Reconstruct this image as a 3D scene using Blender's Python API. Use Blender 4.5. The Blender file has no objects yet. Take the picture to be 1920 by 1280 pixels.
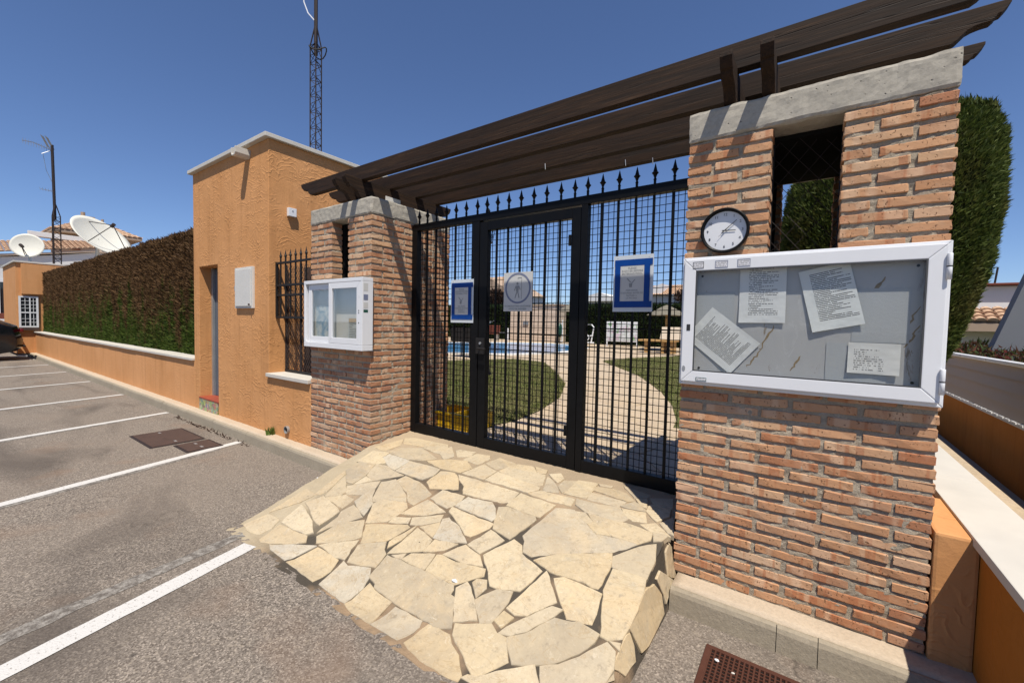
import bpy, bmesh, math, random
import numpy as np
from mathutils import Vector, Matrix

sc = bpy.context.scene
COL = sc.collection
PI = math.pi

# ------------------------------------------------------------------ camera, sky, sun, exposure
cam_d = bpy.data.cameras.new('camera')
cam = bpy.data.objects.new('camera', cam_d)
COL.objects.link(cam)
cam_d.sensor_width = 36.0
cam_d.lens = 14.768
cam_d.clip_start = 0.05
cam_d.clip_end = 1500.0
_yaw, _pit, _rol = math.radians(35.1336), math.radians(-2.3884), math.radians(1.20885)
_f = Vector((-math.sin(_yaw)*math.cos(_pit), math.cos(_yaw)*math.cos(_pit), math.sin(_pit)))
_r = Vector((math.cos(_yaw), math.sin(_yaw), 0))
_d = _f.cross(_r)
_c, _s = math.cos(_rol), math.sin(_rol)
_r2 = _c*_r - _s*_d
_d2 = _s*_r + _c*_d
M = Matrix((( _r2.x, -_d2.x, -_f.x, 0.0), (_r2.y, -_d2.y, -_f.y, -2.4), (_r2.z, -_d2.z, -_f.z, 1.35), (0, 0, 0, 1)))
cam.matrix_world = M
sc.camera = cam

SUN = Vector((0.917, -1.0, 2.75)).normalized()
world = bpy.data.worlds.new('World')
sc.world = world
world.use_nodes = True
wn = world.node_tree
sky = wn.nodes.new('ShaderNodeTexSky')
sky.sky_type = 'NISHITA'
sky.sun_disc = False
sky.sun_elevation = math.asin(SUN.z)
sky.sun_rotation = math.atan2(SUN.x, SUN.y)
sky.altitude = 0
sky.air_density = 0.85
sky.dust_density = 0.15
sky.ozone_density = 7.0
hs_ = wn.nodes.new('ShaderNodeMix'); hs_.data_type = 'RGBA'; hs_.blend_type = 'MULTIPLY'; hs_.inputs[0].default_value = 1.0; hs_.inputs[7].default_value = (1.03, 1.0, 1.07, 1)
wn.links.new(sky.outputs[0], hs_.inputs[6]); wn.links.new(hs_.outputs[2], wn.nodes['Background'].inputs[0])
wn.nodes['Background'].inputs[1].default_value = 0.086

sun_d = bpy.data.lights.new('sun', 'SUN')
sun_d.energy = 5.0
sun_d.angle = math.radians(0.53)
sun_d.color = (1.0, 0.93, 0.82)
sun = bpy.data.objects.new('sun', sun_d)
COL.objects.link(sun)
sun.rotation_euler = SUN.to_track_quat('Z', 'Y').to_euler()

sc.view_settings.view_transform = 'Standard'
sc.view_settings.look = 'None'
sc.view_settings.exposure = 0.42
sc.view_settings.gamma = 1.0
sc.render.engine = 'CYCLES'

# ------------------------------------------------------------------ material helpers
class NT:
    def __init__(s, name):
        s.m = bpy.data.materials.new(name); s.m.use_nodes = True
        s.t = s.m.node_tree; s.b = s.t.nodes['Principled BSDF']
    def n(s, t, **kw):
        x = s.t.nodes.new(t)
        for k, v in kw.items(): setattr(x, k, v)
        return x
    def link(s, a, b): s.t.links.new(a, b)
    def put(s, sock, v):
        if hasattr(v, 'is_output') or isinstance(v, bpy.types.NodeSocket): s.link(v, sock)
        elif isinstance(v, (tuple, list)) and len(v) == 3 and sock.type == 'RGBA': sock.default_value = (*v, 1)
        else: sock.default_value = v
    def co(s, scale=(1, 1, 1), kind='Object', offset=None, rot=None):
        t = s.n('ShaderNodeTexCoord'); m = s.n('ShaderNodeMapping')
        s.link(t.outputs[kind], m.inputs[0]); m.inputs['Scale'].default_value = scale
        if rot: m.inputs['Rotation'].default_value = rot
        if offset is not None: s.link(offset, m.inputs['Location'])
        return m.outputs[0]
    def rnd(s): return s.n('ShaderNodeObjectInfo').outputs['Random']
    def island(s): return s.n('ShaderNodeNewGeometry').outputs['Random Per Island']
    def rndvec(s, k=50.0):
        v = s.n('ShaderNodeCombineXYZ'); r = s.math('MULTIPLY', s.rnd(), k)
        for i in range(3): s.link(r, v.inputs[i])
        return v.outputs[0]
    def noise(s, co, scale, detail=4, rough=.55, dist=0):
        x = s.n('ShaderNodeTexNoise'); s.link(co, x.inputs['Vector'])
        x.inputs['Scale'].default_value = scale; x.inputs['Detail'].default_value = detail
        x.inputs['Roughness'].default_value = rough; x.inputs['Distortion'].default_value = dist
        return x.outputs[0]
    def vor(s, co, scale, feature='F1', out='Distance', rand=1.0):
        x = s.n('ShaderNodeTexVoronoi', feature=feature); s.link(co, x.inputs['Vector'])
        x.inputs['Scale'].default_value = scale; x.inputs['Randomness'].default_value = rand
        return x.outputs[out]
    def ramp(s, f, stops, interp='LINEAR'):
        x = s.n('ShaderNodeValToRGB'); x.color_ramp.interpolation = interp
        e = x.color_ramp.elements
        while len(e) < len(stops): e.new(.5)
        for el, (p, c) in zip(e, stops):
            el.position = p; el.color = (c, c, c, 1) if not isinstance(c, (tuple, list)) else (*c[:3], 1)
        s.link(f, x.inputs[0]); return x.outputs[0]
    def mix(s, f, a, b, blend='MIX'):
        x = s.n('ShaderNodeMix', data_type='RGBA', blend_type=blend)
        s.put(x.inputs[0], f); s.put(x.inputs[6], a); s.put(x.inputs[7], b); return x.outputs[2]
    def math(s, op, a, b=0.0, clamp=False):
        x = s.n('ShaderNodeMath', operation=op, use_clamp=clamp); s.put(x.inputs[0], a); s.put(x.inputs[1], b); return x.outputs[0]
    def sep(s, v):
        x = s.n('ShaderNodeSeparateXYZ'); s.link(v, x.inputs[0]); return x.outputs
    def bump(s, h, strength=.5, dist=.01, prev=None):
        x = s.n('ShaderNodeBump'); x.inputs['Strength'].default_value = strength; x.inputs['Distance'].default_value = dist
        s.link(h, x.inputs['Height'])
        if prev is not None: s.link(prev, x.inputs['Normal'])
        s.link(x.outputs[0], s.b.inputs['Normal']); return x.outputs[0]
    def done(s, color=None, rough=None, **kw):
        if color is not None: s.put(s.b.inputs['Base Color'], color)
        if rough is not None: s.put(s.b.inputs['Roughness'], rough)
        for k, v in kw.items(): s.put(s.b.inputs[k.replace('_', ' ')], v)
        return s.m

def plain(name, c, rough=.5, spec=.5, metal=0.0, var=.12, scale=6.0, bump=0.0):
    t = NT(name)
    nz = t.noise(t.co(), scale, 5, .6)
    col = t.mix(nz, tuple(x*(1-var) for x in c), tuple(min(1, x*(1+var)) for x in c))
    if bump: t.bump(t.noise(t.co(), scale*12, 4), bump, .004)
    return t.done(col, t.ramp(nz, [(.3, max(0, rough-.08)), (.7, min(1, rough+.08))]), Specular_IOR_Level=spec, Metallic=metal)

MT = {}
# asphalt: brown-grey with pale aggregate, worn patches and oil stains
t = NT('asphalt'); co = t.co()
agg = t.vor(co, 150, out='Color'); aggd = t.vor(co, 150); agg2 = t.vor(co, 85, out='Color')
val = t.sep(agg)[0]; val2 = t.sep(agg2)[1]
base = t.ramp(val, [(0, (.070, .057, .046)), (.4, (.138, .118, .099)), (.78, (.198, .170, .143)), (1, (.35, .30, .25))])
base = t.mix(t.ramp(val2, [(.86, 0.0), (.97, .5)]), base, (.30, .255, .20))
big = t.noise(co, .55, 4, .6, .6)
base = t.mix(t.ramp(big, [(.35, .0), (.7, .75)]), base, (.185, .153, .124))
oil = t.noise(t.co((.35, 1.1, 1)), 1.1, 3, .55, .8)
base = t.mix(t.ramp(oil, [(.50, 0.0), (.70, .75)]), base, (.070, .058, .049))
red = t.noise(t.co((1, 1, 1), offset=None), 1.7, 3, .5)
base = t.mix(t.ramp(red, [(.6, 0.0), (.75, .4)]), base, (.19, .125, .085))
cw = t.n('ShaderNodeVectorMath', operation='ADD'); wc = t.n('ShaderNodeTexNoise'); wc.inputs['Scale'].default_value = 2.5; wc.inputs['Detail'].default_value = 4; t.link(co, wc.inputs['Vector']); t.link(co, cw.inputs[0]); t.link(wc.outputs[1], cw.inputs[1])
ck = t.ramp(t.vor(cw.outputs[0], .42, 'DISTANCE_TO_EDGE'), [(.0, 1.0), (.006, 0.0)])
ck = t.math('MULTIPLY', ck, t.ramp(t.noise(co, .8, 2), [(.54, 0.0), (.64, .6)]))
base = t.mix(ck, base, (.03, .025, .02))
drip = t.math('MULTIPLY', t.ramp(t.vor(co, 5.5), [(.04, 1.0), (.10, 0.0)]), t.ramp(t.noise(co, 1.3, 2), [(.54, 0.0), (.6, .65)]))
base = t.mix(drip, base, (.035, .03, .026))
t.bump(t.mix(.5, aggd, t.noise(co, 160, 2)), .6, .006)
MT['asphalt'] = t.done(base, .88, Specular_IOR_Level=.3)

# white road paint, chipped by the aggregate
t = NT('road_paint'); co = t.co()
c = t.mix(t.ramp(t.noise(co, 60, 5, .7), [(.32, 1.0), (.43, 0.0)]), (.50, .49, .47), (.16, .14, .12))
t.bump(t.vor(co, 130), .3, .004)
MT['paint'] = t.done(c, .7)
t = NT('worn_paint'); co = t.co()
msk = t.ramp(t.noise(co, 28, 6, .75), [(.42, 0.0), (.66, 1.0)])
c = t.mix(msk, (.095, .082, .07), (.30, .28, .25)); t.bump(t.vor(co, 130), .5, .005)
MT['worn_paint'] = t.done(c, .85)

# kerb concrete
def concrete(name, a, b, pores=True, bstr=.5):
    t = NT(name); co = t.co()
    c = t.mix(t.noise(co, 3, 6, .65, .3), a, b)
    c = t.mix(t.ramp(t.noise(co, 60, 4, .7), [(.4, 0.0), (.75, .35)]), c, tuple(x*.55 for x in a))
    h = t.noise(co, 45, 6, .7)
    if pores:
        p = t.ramp(t.vor(co, 34), [(.05, 0.0), (.15, 1.0)])
        pm = t.ramp(t.noise(co, 8, 2), [(.44, 1.0), (.52, 0.0)])
        pf = t.math('MAXIMUM', p, pm)
        c = t.mix(pf, tuple(x*.25 for x in a), c); h = t.mix(.6, h, pf)
    t.bump(h, bstr, .008)
    return t.done(c, .92, Specular_IOR_Level=.2)
MT['concrete'] = concrete('concrete', (.30, .275, .23), (.45, .42, .36))
MT['kerb'] = concrete('kerb_concrete', (.23, .195, .145), (.34, .295, .225), False, .5)
MT['kerb_top'] = concrete('kerb_strip', (.36, .29, .215), (.50, .42, .32), False, .4)
MT['pavers'] = concrete('pool_paving', (.42, .35, .27), (.56, .48, .38), False, .25)
t = NT('mortar'); co = t.co()
c = t.mix(t.noise(co, 4, 6, .65, .3), (.35, .295, .22), (.50, .43, .335)); gr = t.noise(co, 140, 5, .8)
c = t.mix(t.ramp(gr, [(.35, .35), (.6, 0.0)]), c, (.16, .13, .10)); c = t.mix(t.ramp(t.vor(co, 210, out='Color'), [(.8, 0.0), (1.0, .5)]), c, (.55, .50, .42))
t.bump(t.mix(.5, gr, t.noise(co, 45, 5, .75)), 1.0, .016)
MT['mortar'] = t.done(c, .95, Specular_IOR_Level=.1)
t = NT('ramp_mortar'); co = t.co()
c = t.mix(t.ramp(t.noise(co, 2.1, 4, .6), [(.48, 0.0), (.64, 1.0)]), (.068, .058, .046), (.29, .205, .13))
xg = t.n('ShaderNodeMapRange'); xg.inputs['From Min'].default_value = -2.35; xg.inputs['From Max'].default_value = -2.75; t.link(t.math('ADD', t.sep(co)[0], t.math('MULTIPLY', t.noise(co, 4, 3), .5)), xg.inputs[0])
c = t.mix(xg.outputs[0], c, t.mix(t.noise(co, 5, 5, .65, .6), (.28, .225, .15), (.45, .385, .275)))
yg_ = t.n('ShaderNodeMapRange'); yg_.inputs['From Min'].default_value = -.1; yg_.inputs['From Max'].default_value = .05; t.link(t.sep(co)[1], yg_.inputs[0])
c = t.mix(t.math('MULTIPLY', yg_.outputs[0], .8), c, (.36, .28, .19))
t.bump(t.noise(co, 40, 6, .75), .9, .01)
MT['ramp_mortar'] = t.done(c, .95, Specular_IOR_Level=.15)

# brick
def brick_mat(name, pal):
    t = NT(name); off = t.rndvec(37.0)
    r = t.rnd(); co = t.co(offset=off)
    base = t.ramp(r, [(i/(len(pal)-1), c) for i, c in enumerate(pal)])
    bands = t.noise(t.co((9, .4, .4), offset=off), 2.2, 2, .5)
    c = t.mix(t.ramp(bands, [(.57, 0.0), (.60, .6)]), base, (.36, .135, .062))
    c = t.mix(t.ramp(t.noise(t.co((7, .5, .5), offset=off), 1.3, 2), [(.56, 0.0), (.62, .6)]), c, (.60, .41, .27))
    c = t.mix(t.ramp(t.noise(co, 14, 5, .7), [(.5, 0.0), (.85, .45)]), c, (.45, .33, .235))
    pit = t.ramp(t.noise(t.co((1, 1, .6), offset=off), 110, 3, .6), [(.32, 0.0), (.38, 1.0)])
    c = t.mix(pit, tuple(x*.4 for x in pal[0]), c)
    wp = t.n('ShaderNodeNewGeometry').outputs['Position']
    c = t.mix(t.ramp(t.noise(wp, 2.3, 5, .65), [(.54, 0.0), (.72, .32)]), c, (.40, .345, .28))
    c = t.mix(t.ramp(t.noise(wp, 1.4, 4, .6), [(.58, 0.0), (.8, .22)]), c, tuple(x*.5 for x in pal[0]))
    t.bump(t.mix(.5, t.noise(co, 70, 6, .8), pit), .8, .006)
    return t.done(c, .9, Specular_IOR_Level=.2)
MT['brick'] = brick_mat('brick', [(.44, .225, .115), (.49, .275, .15), (.41, .19, .095), (.52, .32, .185), (.37, .165, .085), (.46, .24, .125), (.53, .355, .225), (.45, .23, .12), (.40, .225, .14), (.48, .265, .14)])
MT['brick_old'] = brick_mat('old_brick', [(.36, .175, .09), (.42, .225, .125), (.31, .145, .08), (.46, .275, .16), (.38, .185, .10), (.29, .145, .095), (.44, .285, .18), (.40, .20, .108)])

# orange trowelled stucco
def stucco(name, a, b, str_=1.0):
    t = NT(name); co = t.co()
    w = t.noise(co, 2.2, 3, .5); warp = t.n('ShaderNodeVectorMath', operation='ADD')
    wc = t.n('ShaderNodeTexNoise'); wc.inputs['Scale'].default_value = 3.5; wc.inputs['Detail'].default_value = 2; t.link(co, wc.inputs['Vector'])
    ms = t.n('ShaderNodeVectorMath', operation='SCALE'); t.link(wc.outputs[1], ms.inputs[0]); ms.inputs['Scale'].default_value = .35
    t.link(co, warp.inputs[0]); t.link(ms.outputs[0], warp.inputs[1])
    v1 = t.vor(warp.outputs[0], 7.5, 'SMOOTH_F1'); v2 = t.vor(warp.outputs[0], 5.0)
    ridge = t.n('ShaderNodeTexWave', wave_type='RINGS'); t.link(warp.outputs[0], ridge.inputs['Vector'])
    ridge.inputs['Scale'].default_value = 5.5; ridge.inputs['Distortion'].default_value = 11; ridge.inputs['Detail'].default_value = 2.0; ridge.inputs['Detail Scale'].default_value = 1.6
    rg = t.ramp(ridge.outputs[1], [(.55, 0.0), (.93, .55), (1, 1.0)])
    rg = t.math('MULTIPLY', rg, t.ramp(t.noise(co, 3.2, 2), [(.40, 0.0), (.62, 1.0)]))
    h = t.math('ADD', t.math('MULTIPLY', rg, .55), t.math('MULTIPLY', v2, .6))
    h = t.math('ADD', h, t.math('MULTIPLY', t.noise(co, 45, 5, .75), .30))
    c = t.mix(w, a, b)
    c = t.mix(t.ramp(t.noise(t.co((1, 1, .25)), 2.5, 4, .6), [(.5, 0.0), (.8, .3)]), c, tuple(x*.72 for x in a))
    c = t.mix(t.ramp(t.noise(co, .9, 5, .6, .4), [(.45, 0.0), (.75, .35)]), c, tuple(min(1, x*1.12+.03) for x in b))
    c = t.mix(t.ramp(t.noise(t.co((9, 9, .5)), 1.2, 4, .6), [(.52, 0.0), (.76, .42)]), c, tuple(x*.6 for x in a))
    c = t.mix(t.ramp(t.noise(co, 38, 4, .7), [(.5, 0.0), (.8, .25)]), c, tuple(x*.7 for x in a))
    t.bump(h, .55*str_, .022)
    return t.done(c, .9, Specular_IOR_Level=.15)
MT['stucco'] = stucco('orange_stucco', (.49, .232, .088), (.57, .292, .125), .55)
MT['stucco_soft'] = stucco('smooth_orange_stucco', (.50, .238, .092), (.58, .295, .13), .25)
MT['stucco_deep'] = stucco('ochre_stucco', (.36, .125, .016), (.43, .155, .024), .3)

# dark stained wood, grain along local x
def wood(name, a, b, sc_=(1.2, 18, 18)):
    t = NT(name); off = t.rndvec(13.0)
    g = t.noise(t.co(sc_, offset=off), 1.6, 6, .65, .5)
    c = t.mix(t.ramp(g, [(.3, 0.0), (.7, 1.0)]), a, b)
    wear = t.ramp(t.noise(t.co((.8, 7, 7), offset=off), 1.3, 5, .7), [(.55, 0.0), (.75, .5)])
    c = t.mix(t.math('MULTIPLY', wear, .85), c, (.095, .052, .025))
    crack = t.ramp(t.noise(t.co((.35, 22, 22), offset=off), 1.0, 3, .5), [(.492, 1.0), (.5, .25), (.508, 1.0)])
    fib = t.noise(t.co((2.2, 90, 90), offset=off), 1.6, 4, .7); c = t.mix(t.ramp(fib, [(.35, .55), (.65, 0.0)]), c, (.006, .0035, .002))
    c = t.mix(t.ramp(fib, [(.58, 0.0), (.75, .45)]), c, (.11, .062, .030))
    c = t.mix(crack, (.008, .005, .004), c)
    t.bump(t.mix(.5, g, crack), .7, .006)
    return t.done(c, .75, Specular_IOR_Level=.25)
MT['wood'] = wood('dark_wood', (.012, .006, .003), (.040, .0185, .0075))

# crazy-paving stone
def stone(name, pal, lum=1.0):
    t = NT(name); off = t.rndvec(23.0); co = t.co(offset=off); r = t.rnd()
    base = t.ramp(r, [(i/(len(pal)-1), tuple(x*lum for x in c)) for i, c in enumerate(pal)])
    cl = t.noise(co, 5.5, 6, .62, .8)
    c = t.mix(t.ramp(cl, [(.35, 0.0), (.72, .55)]), base, tuple(x*lum for x in (.46, .375, .245)))
    c = t.mix(t.ramp(t.noise(t.co((3, 1, 1), offset=off, rot=(0, 0, .6)), 6, 5, .7, 1.2), [(.5, 0.0), (.8, .4)]), c, tuple(x*lum for x in (.37, .32, .235)))
    spot = t.ramp(t.vor(co, 26), [(.035, 1.0), (.06, 0.0)]); sm = t.ramp(t.noise(co, 3.3, 2), [(.58, 0.0), (.64, 1.0)])
    c = t.mix(t.math('MULTIPLY', t.math('MULTIPLY', spot, sm), .55), c, (.19, .12, .06))
    c = t.mix(t.ramp(t.noise(co, 80, 3, .6), [(.55, 0.0), (.85, .25)]), c, (.2, .165, .115))
    c = t.mix(t.ramp(t.noise(co, 2.2, 5, .7, 1.0), [(.50, 0.0), (.68, .55)]), c, tuple(x*lum for x in (.46, .345, .20)))
    c = t.mix(t.ramp(t.noise(t.co((1, 1, 1), offset=off), 7.5, 6, .72, .5), [(.56, 0.0), (.70, .5)]), c, tuple(x*lum for x in (.30, .27, .215)))
    hh = t.mix(.55, t.noise(t.co((1, 1.6, 1), offset=off), 13, 6, .65, .4), t.ramp(t.noise(co, 5, 3, .5), [(.44, 0.0), (.5, 1.0)]))
    wp = t.n('ShaderNodeNewGeometry').outputs['Position']
    c = t.mix(t.ramp(t.noise(wp, 1.9, 6, .7, .5), [(.48, 0.0), (.70, .5)]), c, tuple(x*lum for x in (.24, .20, .15)))
    c = t.mix(t.ramp(t.noise(wp, 22, 5, .75), [(.57, 0.0), (.68, .6)]), c, tuple(x*lum for x in (.20, .165, .12)))
    c = t.mix(t.ramp(t.noise(wp, 55, 4, .8), [(.45, 0.0), (.8, .5)]), c, tuple(x*lum for x in (.26, .21, .145)))
    c = t.mix(t.ramp(t.noise(co, 30, 5, .8, .6), [(.58, 0.0), (.72, .55)]), c, tuple(x*lum for x in (.56, .50, .39)))
    vein = t.ramp(t.noise(t.co((1, 2.2, 1), offset=off, rot=(0, 0, .9)), 3.0, 5, .6, 1.5), [(.488, 0.0), (.5, .5), (.512, 0.0)])
    c = t.mix(vein, c, tuple(x*lum for x in (.27, .19, .10)))
    t.bump(hh, .35, .012)
    return t.done(c, t.ramp(cl, [(.3, .62), (.7, .8)]), Specular_IOR_Level=.3)
MT['stone'] = stone('flagstone', [(.41, .335, .22), (.34, .295, .225), (.45, .37, .24), (.28, .235, .17), (.43, .36, .25), (.40, .31, .185), (.33, .28, .205), (.48, .41, .29), (.37, .29, .175), (.42, .36, .265)], 1.10)
MT['stone_pale'] = stone('pale_flagstone', [(.44, .40, .32), (.42, .39, .33)])
MT['path'] = stone('garden_path', [(.46, .365, .265), (.43, .33, .235)])

MT['black'] = plain('black_metal', (.0045, .0045, .005), .42, .16, 0, .3, 20)
MT['black_dull'] = plain('dull_black_metal', (.012, .011, .011), .6, .3, 0, .4, 14)
MT['pvc'] = plain('white_pvc', (.66, .67, .69), .32, .5, 0, .05, 3)
MT['white_marble'] = plain('white_stone_coping', (.50, .475, .425), .6, .3, 0, .12, 4, .15)
MT['white_dirty'] = plain('weathered_white_paint', (.56, .55, .52), .6, .3, 0, .1, 5, .2)
MT['grey_door'] = plain('grey_steel_door', (.09, .105, .13), .5, .4, .0, .1, 3)
MT['grey_rubber'] = plain('grey_seal', (.05, .052, .055), .6)
MT['hole'] = plain('dark_opening', (.01, .01, .01), .9, .1)
MT['steel'] = plain('galvanised_steel', (.38, .39, .40), .4, .5, .6)
MT['dish'] = plain('satellite_dish_white', (.57, .56, .50), .55, .3, 0, .06, 2)
MT['mast'] = plain('rusty_mast', (.026, .018, .017), .7, .3, 0, .4, 10)
MT['silver'] = plain('aluminium_antenna', (.35, .36, .38), .4, .5, .5)
MT['yellow'] = plain('yellow_plastic', (.62, .38, .01), .45, .4, 0, .2, 8)
MT['blue_tape'] = plain('blue_tape', (.003, .045, .23), .4, .2, 0, .35, 9)
MT['blue_pale'] = plain('pale_sleeve', (.52, .56, .60), .3, .5, 0, .08, 6)
MT['ink'] = plain('print_ink', (.24, .25, .25), .6)
MT['ink_dark'] = plain('dark_ink', (.02, .02, .02), .5)
MT['ring_ink'] = plain('blue_grey_ring', (.16, .18, .26), .5, .4, 0, .1)
MT['red_tile'] = plain('terracotta_step', (.26, .05, .025), .5, .4, 0, .2, 5)
MT['rust'] = plain('rusty_cast_iron', (.062, .038, .030), .75, .3, 0, .4, 15, .5)
MT['grate'] = plain('brown_plastic_grate', (.065, .024, .015), .6, .3, 0, .25, 20)
MT['car'] = plain('black_car_paint', (.006, .007, .010), .15, .6, 0, .1)
MT['red_light'] = plain('red_lamp', (.12, .004, .006), .2, .6)
MT['rubber'] = plain('tyre_rubber', (.012, .012, .012), .8)
MT['white_wall'] = plain('white_render', (.60, .60, .60), .85, .2, 0, .06, 2)
MT['tan_wall'] = plain('tan_render', (.34, .255, .19), .9, .2, 0, .1, 2)
MT['pink_wall'] = plain('pink_beige_render', (.52, .41, .32), .9, .2, 0, .08, 2)
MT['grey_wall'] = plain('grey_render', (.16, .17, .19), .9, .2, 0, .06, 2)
MT['louvre'] = plain('cream_louvre', (.44, .33, .225), .5, .3, 0, .08, 4)
MT['bench_wood'] = plain('pine_bench', (.38, .23, .09), .7, .3, 0, .2, 5)
MT['red_wood'] = plain('red_brown_slats', (.16, .045, .028), .6, .3, 0, .2, 5)
MT['green_bag'] = plain('green_plastic', (.012, .07, .045), .5)
MT['thatch'] = plain('dry_thatch', (.16, .145, .115), .9, .1, 0, .45, 18, 1.0)
MT['dark_thatch'] = plain('brown_foliage', (.05, .03, .022), .9, .1, 0, .5, 18, 1.0)
MT['paving_white'] = plain('white_pool_coping', (.58, .57, .54), .7, .3, 0, .05, 3)

t = NT('terracotta_tiles'); co = t.co()
c = t.mix(t.noise(co, 3, 4, .7), (.34, .19, .11), (.52, .38, .26)); MT['tiles'] = t.done(c, .85)
t = NT('pool_water'); co = t.co()
c = t.mix(t.noise(co, 1.2, 3), (.05, .22, .48), (.12, .34, .62)); t.bump(t.noise(co, 5, 2), .15, .05); MT['water'] = t.done(c, .08, Specular_IOR_Level=.5)
t = NT('glazed_tiles'); co = t.co()
w = t.vor(co, 22, out='Color'); c = t.mix(.55, (.33, .29, .19), w, 'OVERLAY'); c = t.mix(t.ramp(t.noise(co, 40, 2), [(.45, 0.0), (.6, .6)]), c, (.09, .11, .07)); MT['azulejo'] = t.done(c, .3)
# window / display glass
t = NT('display_glass')
tr = t.n('ShaderNodeBsdfTransparent'); tr.inputs[0].default_value = (.97, .97, .965, 1)
gl = t.n('ShaderNodeBsdfGlossy'); gl.inputs['Roughness'].default_value = .02; gl.inputs[0].default_value = (.9, .95, 1, 1)
fr = t.n('ShaderNodeFresnel'); fr.inputs[0].default_value = 1.5
mx = t.n('ShaderNodeMixShader'); t.link(t.math('MULTIPLY', fr.outputs[0], .28, True), mx.inputs[0]); t.link(tr.outputs[0], mx.inputs[1]); t.link(gl.outputs[0], mx.inputs[2])
t.link(mx.outputs[0], t.t.nodes['Material Output'].inputs[0]); MT['glass'] = t.m
MT['dark_glass'] = plain('dark_window_glass', (.02, .025, .03), .06, .8, 0, .1)
# grey stained steel back of the notice board
t = NT('stained_steel'); co = t.co()
c = t.mix(t.noise(co, 4, 5, .6, .5), (.33, .335, .335), (.45, .455, .455))
c = t.mix(t.ramp(t.noise(t.co((3, 1, 1.3), rot=(0, .7, 0)), 4, 5, .7, 1.5), [(.60, 0.0), (.70, .55)]), c, (.54, .55, .545))
c = t.mix(t.ramp(t.noise(t.co((5, 1, 1.2), rot=(0, .75, 0)), 3.1, 5, .75, .8), [(.60, 0.0), (.66, .8)]), c, (.17, .12, .065))
MT['stained_steel'] = t.done(c, .5)
# printed paper: rows of broken print inside margins
def paper(name, rows, w, h, l=.12, r=.90, top=.93, bot=.1, tone=(.60, .62, .60), ink=.16, dens=.42, wrd=26):
    t = NT(name); s = t.sep(t.co()); x = t.math('DIVIDE', s[0], w); z = t.math('DIVIDE', s[2], h)
    def step(v, e, above=True): return t.math('GREATER_THAN' if above else 'LESS_THAN', v, e)
    row = t.math('MULTIPLY', z, float(rows)); fr_ = t.math('FRACT', row); idn = t.math('FLOOR', row)
    cv = t.n('ShaderNodeCombineXYZ'); t.link(t.math('MULTIPLY', x, float(wrd)), cv.inputs[0]); t.link(t.math('MULTIPLY', idn, 7.31), cv.inputs[1])
    wd = t.noise(cv.outputs[0], 1.0, 1)
    cv2 = t.n('ShaderNodeCombineXYZ'); t.link(t.math('MULTIPLY', idn, 3.7), cv2.inputs[0])
    ln = t.ramp(t.noise(cv2.outputs[0], 1.0, 0), [(.35, .35), (.55, 1.0)])
    m = t.math('MULTIPLY', step(fr_, .5), step(wd, dens))
    m = t.math('MULTIPLY', m, t.math('MULTIPLY', step(x, l), t.math('LESS_THAN', x, t.math('ADD', l, t.math('MULTIPLY', ln, r-l)))))
    m = t.math('MULTIPLY', m, t.math('MULTIPLY', step(z, bot), step(z, top, False)))
    nz = t.noise(t.co(), 9, 4, .6)
    b = t.mix(nz, tuple(v*.86 for v in tone), tone)
    t.bump(t.noise(t.co(), 7, 3, .5), .5, .02)
    return t.done(t.mix(m, b, (ink, ink, ink)), .45)
MT['paper_blank'] = plain('blank_paper', (.37, .39, .40), .5, .4, 0, .1, 7, .2)
MT['sign_white'] = plain('sign_white', (.50, .50, .485), .4, .4, 0, .07, 5)
# posters
t = NT('map_poster'); co = t.co()
c = t.mix(t.ramp(t.noise(co, 9, 5, .65, .8), [(.35, 0.0), (.6, 1.0)]), (.03, .19, .36), (.56, .60, .60)); c = t.mix(t.ramp(t.vor(co, 13, out='Color'), [(.5, 0.0), (.9, .5)]), c, (.60, .60, .58)); MT['map'] = t.done(c, .4)
t = NT('picture_panel'); co = t.co()
c = t.ramp(t.sep(t.vor(t.co((1, 1, .8)), 7, out='Color'))[0], [(0, (.60, .62, .62)), (.45, (.45, .48, .45)), (.6, (.25, .42, .22)), (.75, (.55, .45, .50)), (1, (.62, .62, .62))], 'CONSTANT'); MT['picture'] = t.done(c, .5)

# foliage
def leaf(name, cols, patch=None, trans=.25, scale=.9):
    t = NT(name); r = t.island()
    c = t.ramp(r, [(i/(len(cols)-1), k) for i, k in enumerate(cols)])
    if patch: c = patch(t, c, r)
    t.done(c, .7, Specular_IOR_Level=.2)
    tl = t.n('ShaderNodeBsdfTranslucent'); t.put(tl.inputs[0], c)
    mx = t.n('ShaderNodeMixShader'); mx.inputs[0].default_value = trans
    t.link(t.b.outputs[0], mx.inputs[1]); t.link(tl.outputs[0], mx.inputs[2]); t.link(mx.outputs[0], t.t.nodes['Material Output'].inputs[0])
    return t.m
def browning(t, c, r):
    co = t.co(); z = t.sep(co)[2]
    nz = t.noise(t.co((3.0, 3.0, .22)), 1.6, 5, .65)
    # dead upper growth, living lower growth, ragged limit
    k = t.math('ADD', t.math('MULTIPLY', z, .62), t.math('MULTIPLY', nz, 3.2))
    m = t.ramp(k, [(0.0, 0.0), (1.0, 1.0)])
    m = t.n('ShaderNodeMapRange'); m.inputs['From Min'].default_value = 2.36; m.inputs['From Max'].default_value = 2.62; t.link(k, m.inputs[0])
    br = t.ramp(r, [(0, (.045, .023, .010)), (.5, (.105, .057, .026)), (1, (.17, .10, .046))])
    return t.mix(m.outputs[0], c, br)
MT['leaf_hedge'] = leaf('hedge_needles', [(.024, .042, .006), (.045, .075, .010), (.08, .115, .018)], browning)
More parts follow.
